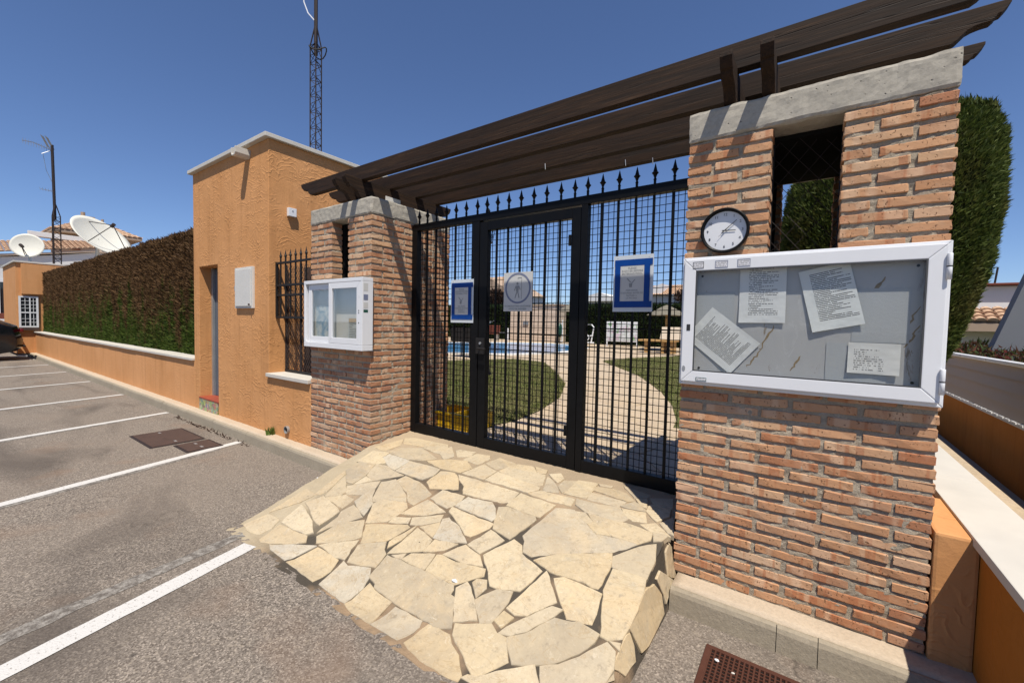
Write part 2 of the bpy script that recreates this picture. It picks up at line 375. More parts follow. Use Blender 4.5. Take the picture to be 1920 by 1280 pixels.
def olive(t, c, r):
    return t.mix(t.ramp(t.noise(t.co((2, 2, .8)), 2.0, 4, .6), [(.5, 0.0), (.72, .6)]), c, (.12, .095, .03))
MT['leaf_cypress'] = leaf('cypress_needles', [(.025, .04, .008), (.05, .075, .014), (.08, .11, .022), (.12, .14, .035)], olive)
MT['leaf_dark'] = leaf('dark_hedge_leaves', [(.012, .022, .008), (.022, .04, .012), (.035, .055, .018)])
MT['leaf_core'] = plain('hedge_inside', (.014, .014, .007), .95, .05, 0, .4, 4)
MT['leaf_core_brown'] = plain('dry_hedge_inside', (.03, .02, .011), .95, .05, 0, .4, 4)
MT['grass'] = leaf('lawn_grass', [(.075, .11, .022), (.125, .16, .038), (.19, .20, .068), (.27, .24, .11)], lambda t, c, r: t.mix(t.ramp(t.noise(t.co(), 2.6, 5, .65), [(.42, 0.0), (.68, .7)]), c, (.27, .235, .12)), .3)
MT['soil'] = plain('lawn_soil', (.09, .09, .04), .95, .1, 0, .4, 6)
MT['leaf_red'] = leaf('red_green_leaves', [(.03, .05, .015), (.05, .07, .02), (.12, .015, .02), (.05, .06, .02)])
MT['weed'] = leaf('weed_blades', [(.07, .12, .02), (.14, .17, .04)])

# ------------------------------------------------------------------ geometry helpers
class MB:
    def __init__(s): s.v = []; s.f = []
    def add(s, vs, fs):
        o = len(s.v); s.v += [tuple(v) for v in vs]; s.f += [tuple(o+i for i in f) for f in fs]; return s
    def box(s, x0, x1, y0, y1, z0, z1):
        vs = [(x, y, z) for z in (z0, z1) for y in (y0, y1) for x in (x0, x1)]
        return s.add(vs, [(0, 2, 3, 1), (4, 5, 7, 6), (0, 1, 5, 4), (2, 6, 7, 3), (0, 4, 6, 2), (1, 3, 7, 5)])
    def tube(s, pts, r, n=8, caps=True, r2=None):
        pts = [Vector(p) for p in pts]; k = len(pts); rings = []; up = None
        for i, p in enumerate(pts):
            d = (pts[min(i+1, k-1)]-pts[max(i-1, 0)]).normalized()
            if up is None or abs(d.dot(up)) > .98: up = Vector((0, 0, 1)) if abs(d.z) < .9 else Vector((1, 0, 0))
            a = d.cross(up).normalized(); b = d.cross(a).normalized()
            rr = r if r2 is None else r+(r2-r)*i/max(1, k-1)
            rr = rr[i] if isinstance(rr, (list, tuple)) else rr
            rings.append([p+rr*(math.cos(2*PI*j/n)*a+math.sin(2*PI*j/n)*b) for j in range(n)])
        vs = [v for q in rings for v in q]; fs = []
        for i in range(k-1):
            for j in range(n): fs.append((i*n+j, i*n+(j+1) % n, (i+1)*n+(j+1) % n, (i+1)*n+j))
        if caps: fs.append(tuple(range(n-1, -1, -1))); fs.append(tuple((k-1)*n+j for j in range(n)))
        return s.add(vs, fs)
    def rev(s, prof, c=(0, 0, 0), n=16, axis='z'):
        vs = []; fs = []
        for (r, h) in prof:
            for j in range(n):
                a = 2*PI*j/n; u, w = r*math.cos(a), r*math.sin(a)
                vs.append((c[0]+u, c[1]+w, c[2]+h) if axis == 'z' else ((c[0]+u, c[1]+h, c[2]+w) if axis == 'y' else (c[0]+h, c[1]+u, c[2]+w)))
        for i in range(len(prof)-1):
            for j in range(n): fs.append((i*n+j, i*n+(j+1) % n, (i+1)*n+(j+1) % n, (i+1)*n+j))
        fs.append(tuple(range(n-1, -1, -1))); fs.append(tuple((len(prof)-1)*n+j for j in range(n)))
        return s.add(vs, fs)
    def prism(s, poly, a, b, plane='xz'):
        # extrude a 2D polygon from a to b along the missing axis
        def P(u, w, t): return (u, t, w) if plane == 'xz' else ((t, u, w) if plane == 'yz' else (u, w, t))
        n = len(poly); vs = [P(u, w, a) for u, w in poly]+[P(u, w, b) for u, w in poly]
        fs = [tuple(range(n)), tuple(range(2*n-1, n-1, -1))]+[(i, n+i, n+(i+1) % n, (i+1) % n) for i in range(n)]
        return s.add(vs, fs)
    def build(s, name, mat, parent=None, smooth=False, bevel=0, loc=None, mats=None):
        me = bpy.data.meshes.new(name); me.from_pydata([tuple(v) for v in s.v], [], s.f); me.update()
        bm = bmesh.new(); bm.from_mesh(me); bmesh.ops.recalc_face_normals(bm, faces=bm.faces)
        if bevel:
            bmesh.ops.bevel(bm, geom=[e for e in bm.edges if e.is_manifold and e.calc_face_angle(0) > .5], offset=bevel, segments=2, affect='EDGES', profile=.6, clamp_overlap=True)
        bm.to_mesh(me); bm.free()
        me.materials.append(MT[mat] if isinstance(mat, str) else mat)
        if smooth: me.polygons.foreach_set('use_smooth', [True]*len(me.polygons))
        return link(name, me, parent, loc)

def link(name, me, parent=None, loc=None, rz=0):
    o = bpy.data.objects.new(name, me); COL.objects.link(o)
    if parent is not None: o.parent = parent
    if loc is not None: o.location = loc
    if rz: o.rotation_euler.z = rz
    return o
def tag(o, label, cat, group=None):
    o['label'] = label; o['category'] = cat
    if group: o['group'] = group
    return o
def thing(name, label, cat, loc=(0, 0, 0), group=None):
    o = bpy.data.objects.new(name, None); COL.objects.link(o); o.location = loc; o.empty_display_size = .1
    return tag(o, label, cat, group)
def struct(o): o['kind'] = 'structure'; return o
def stuff(o): o['kind'] = 'stuff'; return o
def B(name, x0, x1, y0, y1, z0, z1, mat, parent=None, bevel=0):
    return MB().box(x0, x1, y0, y1, z0, z1).build(name, mat, parent, bevel=bevel)
def raw(name, v, f, mat, parent=None, smooth=False):
    me = bpy.data.meshes.new(name); me.from_pydata(v, [], f); me.update(); me.materials.append(MT[mat])
    if smooth: me.polygons.foreach_set('use_smooth', [True]*len(me.polygons))
    return link(name, me, parent)
def tris(name, V, mat, parent=None):
    # V: (n,3,3) loose triangles
    n = len(V); me = bpy.data.meshes.new(name)
    me.vertices.add(n*3); me.vertices.foreach_set('co', V.reshape(-1).astype(np.float32))
    me.loops.add(n*3); me.loops.foreach_set('vertex_index', np.arange(n*3, dtype=np.int32))
    me.polygons.add(n); me.polygons.foreach_set('loop_start', np.arange(0, n*3, 3, dtype=np.int32)); me.polygons.foreach_set('loop_total', np.full(n, 3, dtype=np.int32))
    me.update(calc_edges=True); me.validate(); me.materials.append(MT[mat])
    return link(name, me, parent)
def text(name, s, size, loc, parent, mat='ink', rot=(PI/2, 0, 0), align='CENTER', extr=.0004):
    cu = bpy.data.curves.new(name, 'FONT'); cu.body = s; cu.size = size; cu.align_x = align; cu.align_y = 'CENTER'; cu.extrude = extr; cu.resolution_u = 2
    ob = bpy.data.objects.new(name, cu); COL.objects.link(ob); bpy.context.view_layer.update()
    me = bpy.data.meshes.new_from_object(ob.evaluated_get(bpy.context.evaluated_depsgraph_get()))
    bpy.data.objects.remove(ob); bpy.data.curves.remove(cu)
    me.name = name; me.materials.clear(); me.materials.append(MT[mat])
    o = link(name, me, parent, loc); o.rotation_euler = rot
    return o
rng = random.Random(7)
nr = np.random.default_rng(7)
STONES=[[(-3.14,-0.229),(-3.144,-0.055),(-2.965,-0.027),(-2.972,-0.098),(-2.856,-0.148),(-2.919,-0.184)],
[(-2.957,-0.098),(-2.944,-0.038),(-2.682,-0.047),(-2.695,-0.186),(-2.825,-0.161)],
[(-2.673,-0.193),(-2.663,-0.052),(-2.325,-0.042),(-2.321,-0.118),(-2.368,-0.189),(-2.561,-0.197)],
[(-2.309,-0.2),(-2.307,-0.055),(-2.177,-0.028),(-2.103,-0.074),(-2.016,-0.169),(-2.224,-0.247)],
[(-2.924,-0.191),(-2.81,-0.172),(-2.701,-0.204),(-2.558,-0.211),(-2.752,-0.357),(-2.859,-0.33)],
[(-2.858,-0.452),(-2.85,-0.342),(-2.753,-0.36)],
[(-3.105,-0.353),(-3.106,-0.22),(-2.934,-0.194),(-2.869,-0.334),(-2.874,-0.451),(-2.953,-0.453)],
[(-2.959,-0.61),(-3.04,-0.401),(-2.833,-0.536),(-2.828,-0.576),(-2.942,-0.64)],
[(-3.049,-0.661),(-3.109,-0.371),(-3.061,-0.389),(-2.985,-0.599),(-3.001,-0.648)],
[(-3.183,-0.933),(-3.189,-0.653),(-3.037,-0.663),(-3.069,-0.762),(-3.149,-0.886)],
[(-3.218,-1.09),(-3.163,-0.95),(-3.004,-0.948),(-2.971,-1.016),(-2.99,-1.087),(-3.095,-1.105)],
[(-2.968,-0.95),(-3.021,-0.779),(-2.886,-0.811),(-2.756,-0.852),(-2.628,-0.908),(-2.674,-0.94),(-2.8,-0.952)],
[(-3.014,-0.749),(-2.956,-0.643),(-2.704,-0.683),(-2.66,-0.702),(-2.661,-0.85),(-2.763,-0.831),(-2.887,-0.786)],
[(-2.922,-0.646),(-2.791,-0.564),(-2.683,-0.571),(-2.671,-0.669),(-2.723,-0.666)],
[(-2.892,-0.488),(-2.678,-0.339),(-2.641,-0.408),(-2.671,-0.504),(-2.795,-0.552)],
[(-2.651,-0.583),(-2.662,-0.51),(-2.629,-0.417),(-2.55,-0.515),(-2.493,-0.543),(-2.442,-0.656)],
[(-2.605,-0.898),(-2.615,-0.743),(-2.644,-0.695),(-2.62,-0.609),(-2.44,-0.667),(-2.513,-0.745),(-2.575,-0.829)],
[(-2.568,-0.919),(-2.536,-0.773),(-2.398,-0.684),(-2.274,-0.792),(-2.341,-0.858),(-2.511,-0.956)],
[(-2.929,-1.114),(-2.951,-0.966),(-2.769,-0.96),(-2.641,-0.946),(-2.59,-0.981),(-2.678,-1.036),(-2.884,-1.12)],
[(-2.797,-1.111),(-2.665,-1.043),(-2.487,-0.97),(-2.519,-1.049),(-2.547,-1.137),(-2.738,-1.125)],
[(-2.521,-1.139),(-2.464,-0.976),(-2.381,-0.976),(-2.238,-0.976),(-2.2,-1.048),(-2.213,-1.146)],
[(-2.479,-0.956),(-2.332,-0.864),(-2.261,-0.817),(-2.24,-0.886),(-2.202,-0.953),(-2.282,-0.972),(-2.391,-0.956)],
[(-2.169,-0.96),(-2.229,-0.847),(-2.08,-0.75),(-2.036,-0.797),(-1.999,-0.818),(-1.973,-0.908),(-2.075,-0.939)],
[(-2.233,-0.824),(-2.352,-0.703),(-2.074,-0.584),(-2.045,-0.595),(-2.089,-0.739)],
[(-2.365,-0.694),(-2.491,-0.544),(-2.463,-0.485),(-2.256,-0.436),(-2.209,-0.472),(-2.221,-0.572),(-2.233,-0.626)],
[(-2.511,-0.524),(-2.553,-0.503),(-2.66,-0.343),(-2.577,-0.272),(-2.341,-0.374),(-2.275,-0.425),(-2.461,-0.471)],
[(-2.555,-0.278),(-2.534,-0.209),(-2.338,-0.227),(-2.162,-0.294),(-2.196,-0.429),(-2.267,-0.422),(-2.354,-0.353)],
[(-2.204,-0.53),(-2.138,-0.349),(-1.927,-0.393),(-2.043,-0.478)],
[(-2.22,-0.623),(-2.219,-0.573),(-2.108,-0.531),(-2.085,-0.575)],
[(-2.062,-0.576),(-2.099,-0.525),(-1.918,-0.418),(-1.897,-0.47),(-1.988,-0.548)],
[(-1.986,-0.564),(-1.887,-0.48),(-1.858,-0.523),(-1.837,-0.596)],
[(-2.034,-0.782),(-2.067,-0.739),(-2.008,-0.568),(-2.003,-0.698)],
[(-1.999,-0.806),(-1.99,-0.709),(-1.991,-0.573),(-1.82,-0.613),(-1.81,-0.694),(-1.885,-0.747)],
[(-2.135,-0.329),(-2.116,-0.226),(-1.917,-0.216),(-1.906,-0.278),(-1.947,-0.362)],
[(-1.827,-0.593),(-1.893,-0.452),(-1.864,-0.426),(-1.754,-0.456),(-1.607,-0.54),(-1.744,-0.591)],
[(-1.906,-0.376),(-1.92,-0.336),(-1.723,-0.345),(-1.556,-0.35),(-1.554,-0.392),(-1.621,-0.489),(-1.663,-0.49),(-1.751,-0.442)],
[(-1.906,-0.319),(-1.882,-0.217),(-1.691,-0.192),(-1.628,-0.229),(-1.578,-0.301),(-1.581,-0.331),(-1.728,-0.327)],
[(-2.133,-0.038),(-1.929,-0.031),(-1.582,-0.035),(-1.585,-0.14),(-1.631,-0.167),(-1.947,-0.193),(-2.002,-0.127),(-2.09,-0.078)],
[(-1.582,-0.174),(-1.576,-0.122),(-1.562,-0.039),(-1.283,-0.048),(-1.322,-0.177),(-1.359,-0.181)],
[(-1.531,-0.382),(-1.62,-0.211),(-1.568,-0.192),(-1.351,-0.193),(-1.329,-0.213),(-1.388,-0.413)],
[(-1.333,-0.354),(-1.268,-0.072),(-1.153,-0.039),(-1.03,-0.124),(-0.947,-0.175),(-0.858,-0.157),(-0.715,-0.151),(-0.812,-0.252),(-1.097,-0.388),(-1.203,-0.468),(-1.265,-0.455),(-1.299,-0.384)],
[(-1.139,-0.047),(-1.082,-0.035),(-1.007,-0.09),(-1.031,-0.113),(-1.091,-0.09)],
[(-1.029,-0.117),(-0.997,-0.094),(-0.869,-0.151),(-0.946,-0.169)],
[(-1.062,-0.039),(-0.824,-0.022),(-0.671,-0.04),(-0.667,-0.087),(-0.717,-0.147),(-0.862,-0.148),(-0.998,-0.089)],
[(-1.17,0.01),(-1.197,0.076),(-1.036,0.083),(-0.928,0.121),(-0.83,0.017),(-0.853,-0.029),(-1.084,-0.03)],
[(-0.903,0.113),(-0.767,0.145),(-0.726,0.039),(-0.805,0.015),(-0.847,0.041)],
[(-0.922,0.14),(-0.866,0.239),(-0.771,0.17),(-0.77,0.153)],
[(-1.138,0.113),(-1.15,0.213),(-0.908,0.209),(-0.932,0.134)],
[(-1.157,0.25),(-1.168,0.294),(-1.047,0.333),(-0.947,0.316),(-0.873,0.245),(-0.912,0.22)],
[(-1.306,0.106),(-1.308,0.331),(-1.169,0.353),(-1.149,0.116)],
[(-1.449,0.064),(-1.53,0.274),(-1.416,0.191),(-1.369,0.136),(-1.342,0.096)],
[(-1.388,0.179),(-1.398,0.276),(-1.311,0.316),(-1.3,0.19),(-1.322,0.108)],
[(-1.539,0.309),(-1.468,0.365),(-1.408,0.296),(-1.418,0.214)],
[(-1.896,0.162),(-1.883,0.257),(-1.558,0.283),(-1.491,0.133),(-1.509,0.109),(-1.684,0.115)],
[(-1.896,-0.009),(-1.895,0.143),(-1.486,0.088),(-1.478,0.058),(-1.521,-0.01)],
[(-1.516,-0.018),(-1.455,0.056),(-1.296,0.068),(-1.231,0.076),(-1.208,0.069),(-1.193,-0.016),(-1.286,-0.014),(-1.345,-0.024)],
[(-2.119,-0.009),(-2.078,0.2),(-1.918,0.149),(-1.911,-0.006)],
[(-2.287,0.186),(-2.272,0.339),(-2.149,0.367),(-2.105,0.31),(-2.12,0.175)],
[(-2.531,0.008),(-2.397,0.12),(-2.244,0.179),(-2.111,0.091),(-2.145,-0.01),(-2.339,-0.03)],
[(-2.081,0.229),(-2.05,0.376),(-1.866,0.343),(-1.933,0.168)],
[(-1.899,0.262),(-1.843,0.347),(-1.719,0.37),(-1.632,0.28),(-1.743,0.255)],
[(-1.699,0.367),(-1.588,0.362),(-1.566,0.306),(-1.624,0.285)],
[(-2.472,0.298),(-2.457,0.332),(-2.305,0.361),(-2.281,0.272),(-2.369,0.203)],
[(-2.623,0.173),(-2.575,0.356),(-2.404,0.199),(-2.436,0.113),(-2.555,0.178)],
[(-2.991,-0.018),(-2.955,0.1),(-2.787,0.198),(-2.497,0.091),(-2.567,0.008),(-2.713,-0.033)],
[(-3.028,0.187),(-3.127,0.285),(-3.054,0.345),(-2.639,0.372),(-2.631,0.363),(-2.81,0.233)],
[(-3.195,-0.006),(-3.124,0.269),(-3.023,0.157),(-3.028,0.073),(-3.039,-0.017)],
[(-2.793,0.204),(-2.621,0.353),(-2.548,0.277),(-2.639,0.178)],
[(-1.165,0.356),(-1.062,0.37),(-1.062,0.347),(-1.144,0.332)],
[(-1.004,0.418),(-0.804,0.371),(-0.811,0.335),(-0.884,0.29)],
[(-0.794,0.335),(-0.668,0.402),(-0.643,0.272),(-0.761,0.283)],
[(-0.773,0.227),(-0.756,0.267),(-0.64,0.255),(-0.633,0.174),(-0.682,0.074),(-0.765,0.161)],
[(-0.659,0.072),(-0.611,0.176),(-0.563,-0.008),(-0.594,-0)],
[(-0.872,0.276),(-0.809,0.315),(-0.776,0.196),(-0.816,0.206)],
[(-0.751,-0.002),(-0.721,0.025),(-0.678,0.06),(-0.598,-0.013),(-0.574,-0.022),(-0.674,-0.03)],
[(-0.664,-0.037),(-0.584,-0.026),(-0.609,-0.077),(-0.647,-0.094)],
[(-2.167,-1.139),(-2.199,-0.968),(-2.141,-0.977),(-1.994,-0.925),(-1.948,-0.97),(-1.917,-1.034),(-1.91,-1.145),(-2.034,-1.144)],
[(-1.901,-1.151),(-1.908,-0.995),(-1.841,-1.013),(-1.699,-1.02),(-1.698,-1.072),(-1.677,-1.163),(-1.821,-1.166)],
[(-1.675,-1.162),(-1.653,-1.029),(-1.468,-1.02),(-1.456,-1.048),(-1.48,-1.115),(-1.492,-1.15)],
[(-1.451,-1.144),(-1.446,-1.092),(-1.425,-1.017),(-1.295,-1.009),(-1.26,-1.038),(-1.196,-1.06),(-1.122,-1.123),(-1.115,-1.148),(-1.16,-1.16),(-1.32,-1.166)],
[(-1.945,-0.968),(-1.982,-0.822),(-1.682,-0.803),(-1.468,-0.803),(-1.447,-0.822),(-1.444,-0.849),(-1.414,-0.856),(-1.311,-0.981),(-1.359,-1.006),(-1.595,-1.017),(-1.749,-1.012),(-1.859,-0.999),(-1.876,-0.979)],
[(-1.878,-0.801),(-1.859,-0.742),(-1.722,-0.688),(-1.694,-0.796)],
[(-1.96,-0.807),(-1.891,-0.761),(-1.882,-0.798)],
[(-1.685,-0.783),(-1.706,-0.685),(-1.679,-0.677),(-1.557,-0.677),(-1.378,-0.643),(-1.361,-0.682),(-1.471,-0.796),(-1.681,-0.795)],
[(-1.679,-0.668),(-1.6,-0.559),(-1.472,-0.586),(-1.406,-0.636),(-1.514,-0.661)],
[(-1.797,-0.702),(-1.808,-0.649),(-1.804,-0.61),(-1.65,-0.572),(-1.692,-0.645)],
[(-1.586,-0.553),(-1.535,-0.396),(-1.411,-0.434),(-1.48,-0.57)],
[(-1.448,-0.804),(-1.412,-0.749),(-1.316,-0.815),(-1.227,-0.896),(-1.325,-0.951)],
[(-1.388,-0.741),(-1.382,-0.712),(-1.326,-0.697),(-1.301,-0.737),(-1.312,-0.803)],
[(-1.311,-0.813),(-1.243,-0.72),(-1.16,-0.694),(-1.152,-0.749),(-1.16,-0.878),(-1.21,-0.9)],
[(-1.454,-0.571),(-1.361,-0.405),(-1.295,-0.423),(-1.258,-0.472),(-1.096,-0.525),(-1.133,-0.676),(-1.222,-0.704),(-1.293,-0.715),(-1.354,-0.648),(-1.412,-0.606)],
[(-1.138,-0.779),(-1.073,-0.51),(-0.939,-0.647),(-1.032,-0.767),(-1.048,-0.771),(-1.086,-0.794)],
[(-1.098,-0.901),(-1.058,-0.825),(-0.945,-0.677),(-0.89,-0.673),(-0.938,-0.752),(-0.989,-0.831),(-1.043,-0.883)],
[(-1.151,-0.859),(-1.14,-0.8),(-1.08,-0.807),(-1.103,-0.873)],
[(-1.176,-0.479),(-1.058,-0.379),(-0.812,-0.266),(-0.788,-0.364),(-0.788,-0.465),(-0.793,-0.497),(-0.863,-0.493),(-1.057,-0.507)],
[(-1.018,-0.533),(-0.974,-0.508),(-0.767,-0.513),(-0.744,-0.617),(-0.743,-0.677),(-0.855,-0.698),(-0.914,-0.641)],
[(-0.784,-0.342),(-0.803,-0.279),(-0.699,-0.161),(-0.628,-0.106),(-0.602,-0.211),(-0.603,-0.339),(-0.691,-0.342)],
[(-0.765,-0.49),(-0.772,-0.356),(-0.607,-0.344),(-0.589,-0.515),(-0.601,-0.673),(-0.654,-0.709),(-0.684,-0.704),(-0.728,-0.59)],
[(-0.642,-0.714),(-0.6,-0.701),(-0.591,-0.73)],
[(-1.047,-0.9),(-0.988,-0.852),(-0.902,-0.728),(-0.795,-0.694),(-0.695,-0.703),(-0.7,-0.741),(-0.735,-0.814),(-0.807,-0.895),(-0.886,-0.943),(-0.968,-0.983)],
[(-0.812,-0.997),(-0.854,-0.934),(-0.789,-0.898),(-0.728,-0.827),(-0.649,-0.721),(-0.602,-0.741),(-0.588,-0.807),(-0.599,-0.875),(-0.606,-0.903),(-0.802,-1.013)],
[(-1.287,-1.002),(-1.312,-0.957),(-1.154,-0.878),(-1.105,-0.907),(-1.052,-0.903),(-0.985,-0.982),(-1.069,-1.09),(-1.088,-1.096),(-1.138,-1.067)],
[(-1.11,-1.131),(-1.099,-1.111),(-1.065,-1.093),(-0.874,-0.942),(-0.827,-0.996),(-0.807,-1.02),(-1.005,-1.125)]]
SIDE_STONES=[[(-0.078,0.129),(-0.007,0.144),(0.058,0.087),(0.035,-0.007),(-0.017,-0.033),(-0.103,0.023)],
[(-0.253,0.067),(-0.195,0.086),(-0.122,0.026),(-0.042,-0.033),(-0.202,-0.067),(-0.224,0.01)],
[(-0.408,0.084),(-0.296,0.064),(-0.242,-0.009),(-0.263,-0.086),(-0.51,-0.097),(-0.585,-0.088),(-0.613,0.034),(-0.575,0.042)],
[(-0.803,0.002),(-0.722,0.003),(-0.646,0.01),(-0.622,0.002),(-0.624,-0.039),(-0.651,-0.082),(-0.75,-0.081),(-0.806,-0.03)],
[(-0.879,-0.019),(-0.854,-0.009),(-0.808,-0.042),(-0.824,-0.065),(-0.897,-0.028)]]
from mathutils import noise as mn
def _link(name, me, parent=None, loc=None, rz=0):
    o = bpy.data.objects.new(name, me); COL.objects.link(o)
    if parent is not None:
        o.parent = parent; o.matrix_parent_inverse = Matrix.Translation(-Vector(parent.location))
    if loc is not None: o.location = loc
    if rz: o.rotation_euler.z = rz
    return o
link = _link

def rough_box(x0, x1, y0, y1, z0, z1, step, amp, freq=30.0, edge=0.0):
    mb = MB(); idx = {}
    def V(x, y, z):
        k = (round(x, 4), round(y, 4), round(z, 4))
        if k not in idx:
            p = Vector((x, y, z)); d = mn.noise_vector(p*freq)*amp + mn.noise_vector(p*freq*.22+Vector((7, 3, 1)))*amp*.8
            q = p+d
            if edge:
                on = (x in (x0, x1))+(y in (y0, y1))+(z in (z0, z1))
                if on >= 2:
                    cc = Vector(((x0+x1)/2, (y0+y1)/2, (z0+z1)/2)); e = edge*(.4+1.2*abs(mn.noise(p*11)))
                    q += Vector((math.copysign(e, cc.x-x) if x in (x0, x1) else 0, math.copysign(e, cc.y-y) if y in (y0, y1) else 0, math.copysign(e, cc.z-z) if z in (z0, z1) else 0))
            idx[k] = len(mb.v); mb.v.append(tuple(q))
        return idx[k]
    def lin(a, b):
        n = max(1, int(round((b-a)/step))); return [a+(b-a)*i/n for i in range(n)]+[b]
    X, Y, Z = lin(x0, x1), lin(y0, y1), lin(z0, z1)
    for A, Bv, f in ((X, Z, lambda a, b: (a, y0, b)), (X, Z, lambda a, b: (a, y1, b)), (Y, Z, lambda a, b: (x0, a, b)), (Y, Z, lambda a, b: (x1, a, b)), (X, Y, lambda a, b: (a, b, z0)), (X, Y, lambda a, b: (a, b, z1))):
        for i in range(len(A)-1):
            for j in range(len(Bv)-1):
                mb.f.append(tuple(V(*f(a, b)) for a, b in ((A[i], Bv[j]), (A[i+1], Bv[j]), (A[i+1], Bv[j+1]), (A[i], Bv[j+1]))))
    return mb

ZR = -.12      # road
ZG = .22       # garden
# ================================================================== SETTING
struct(raw('ground', [(-400, -400, -.3), (400, -400, -.3), (400, 400, -.3), (-400, 400, -.3)], [(0, 1, 2, 3)], 'soil'))
road = struct(raw('road', [(-70, -14, ZR), (8, -14, ZR), (8, .05, ZR), (-70, .05, ZR)], [(0, 1, 2, 3)], 'asphalt'))
def stripe(x0, y0, x1, y1, w, mat, z, name='parking_line', jit=.006):
    a = Vector((x0, y0)); b = Vector((x1, y1)); d = (b-a); L = d.length; d.normalize(); n = Vector((-d.y, d.x)); v = []; f = []; k = int(L/.05)
    for i in range(k+1):
        p = a+d*(L*i/k); j1 = w/2+mn.noise((p.x*9, p.y*9, 1))*jit; j2 = w/2+mn.noise((p.x*9, p.y*9, 5))*jit
        v += [(*(p+n*j1), z), (*(p-n*j2), z)]
    for i in range(k): f.append((2*i, 2*i+2, 2*i+3, 2*i+1))
    return raw(name, v, f, mat, road)
for i, (x, y) in enumerate([(-2.90, -1.18), (-5.47, -.215), (-7.98, -.2), (-10.4, -.2), (-12.95, -.2), (-15.5, -.2), (-18.0, -.2), (-20.4, -.2), (-22.9, -.2)]):
    L = 5.0; stripe(x, y, x+.25*L, y-L, .10 if i else .115, 'paint', ZR+.004)
    if i in (1, 2, 3, 4): stripe(x+.13, y-.25, x+.13+.25*3, y-3.2, .07, 'worn_paint', ZR+.002, 'worn_line', .025)
stripe(-3.10, -1.12, -3.10+.16*4, -5.0, .10, 'worn_paint', ZR+.002, 'worn_line', .02)

# kerb: grey kerbstones with a pale bedding strip behind
kerb = struct(thing('kerb', 'kerb', 'kerb')); del kerb['label']; del kerb['category']
def kerb_run(xa, xb, cuts):
    xs = [xa]+cuts+[xb]
    for a, b in zip(xs[:-1], xs[1:]):
        mb = MB(); prof = [(-.128, -.16), (-.128, -.006), (-.142, -.004), (-.156, -.012), (-.164, -.03), (-.178, -.16)]
        n = max(2, int((b-a)/.12)); dz = rng.uniform(-.003, .003)
        vs = []; fs = []; m = len(prof)
        for i in range(n+1):
            x = a+.0015+(b-a-.003)*i/n
            for (y, z) in prof:
                q = mn.noise((x*14, y*30, z*30))*.0025; vs.append((x, y+q, z+q+dz))
        for i in range(n):
            for j in range(m): fs.append((i*m+j, i*m+(j+1) % m, (i+1)*m+(j+1) % m, (i+1)*m+j))
        fs += [tuple(range(m)), tuple(n*m+j for j in range(m))]
        mb.add(vs, fs).build('kerbstone', 'kerb', kerb)
    rough_box(xa, xb, -.127, .06, -.16, 0.0, .045, .0045, 18).build('bedding_strip', 'kerb_top', kerb, smooth=True)
kerb_run(-.535, .64, [-.062, .092])
kerb_run(-26.0, -3.26, [-26+.98*i for i in range(1, 23)])

# ramp of crazy paving in front of the gate
SL, Z0, SF = .29, .205, .09
def rs(y): return max(Z0+(SL*y if y < 0 else SF*y), ZR+.007)
ramp = struct(thing('ramp', 'r', 'r')); del ramp['label']; del ramp['category']
def ramp_body():
    mb = MB(); nx, ny = 110, 72; xa, xb, ya, yb = -3.262, -.598, -1.19, .62
    for j in range(ny+1):
        y = ya+(yb-ya)*j/ny
        for i in range(nx+1):
            x = xa+(xb-xa)*i/nx; w = .02*mn.noise((y*6, 0, 3)) if i in (0, nx) else 0
            yy = y-(.03*abs(mn.noise((x*5, 1, 1))) if j == 0 else 0)
            mb.v.append((x+w, yy, rs(y)-.0065+.006*mn.noise((x*28, y*28, 0))+.004*mn.noise((x*7, y*7, 4))))
    for j in range(ny):
        for i in range(nx): k = j*(nx+1)+i; mb.f.append((k, k+1, k+nx+2, k+nx+1))
    # right flank down to the road
    m = 8; base = len(mb.v)
    for j in range(ny+1):
        y = ya+(yb-ya)*j/ny; zt = rs(y)-.010; x0 = mb.v[j*(nx+1)+nx][0]
        for i in range(m+1):
            u = i/m; z = zt+(-.14-zt)*u; x = x0+(-.530-x0)*u if y < .1 else x0
            mb.v.append((x+.004*mn.noise((y*25, z*25, 2)), y+.004*mn.noise((y*25, z*25, 8)), z))
    for j in range(ny):
        for i in range(m): k = base+j*(m+1)+i; mb.f.append((k, k+1, k+m+2, k+m+1))
    base = len(mb.v)
    for j in range(ny+1):
        v = mb.v[j*(nx+1)]; mb.v.append((v[0], v[1], v[2])); mb.v.append((v[0]-.01, v[1], -.16))
    for j in range(ny): k = base+2*j; mb.f.append((k, k+1, k+3, k+2))
    base = len(mb.v)
    for i in range(nx+1):
        v = mb.v[i]; mb.v.append((v[0], v[1], v[2])); mb.v.append((v[0], v[1]-.03, -.19))
    for i in range(nx): k = base+2*i; mb.f.append((k, k+1, k+3, k+2))
    return mb.build('mortar_bed', 'ramp_mortar', ramp, smooth=True)
ramp_body()
def ramp_apron():
    mb = MB(); n = 90
    for i in range(n+1):
        x = -3.20+2.62*i/n; a = -1.165-.045*abs(mn.noise((x*6, 2, 0)))-.02*mn.noise((x*21, 0, 5))
        for k in range(4):
            u = k/3; mb.v.append((x+.01*mn.noise((x*19, k, 1)), -1.09+(a+1.09)*u, ZR+.0028-.006*(u > .9)+.0015*mn.noise((x*30, u*4, 2))))
    for i in range(n):
        for k in range(3): q = i*4+k; mb.f.append((q, q+4, q+5, q+1))
    mb.build('mortar_edge', 'ramp_mortar', ramp, smooth=True)
ramp_apron()
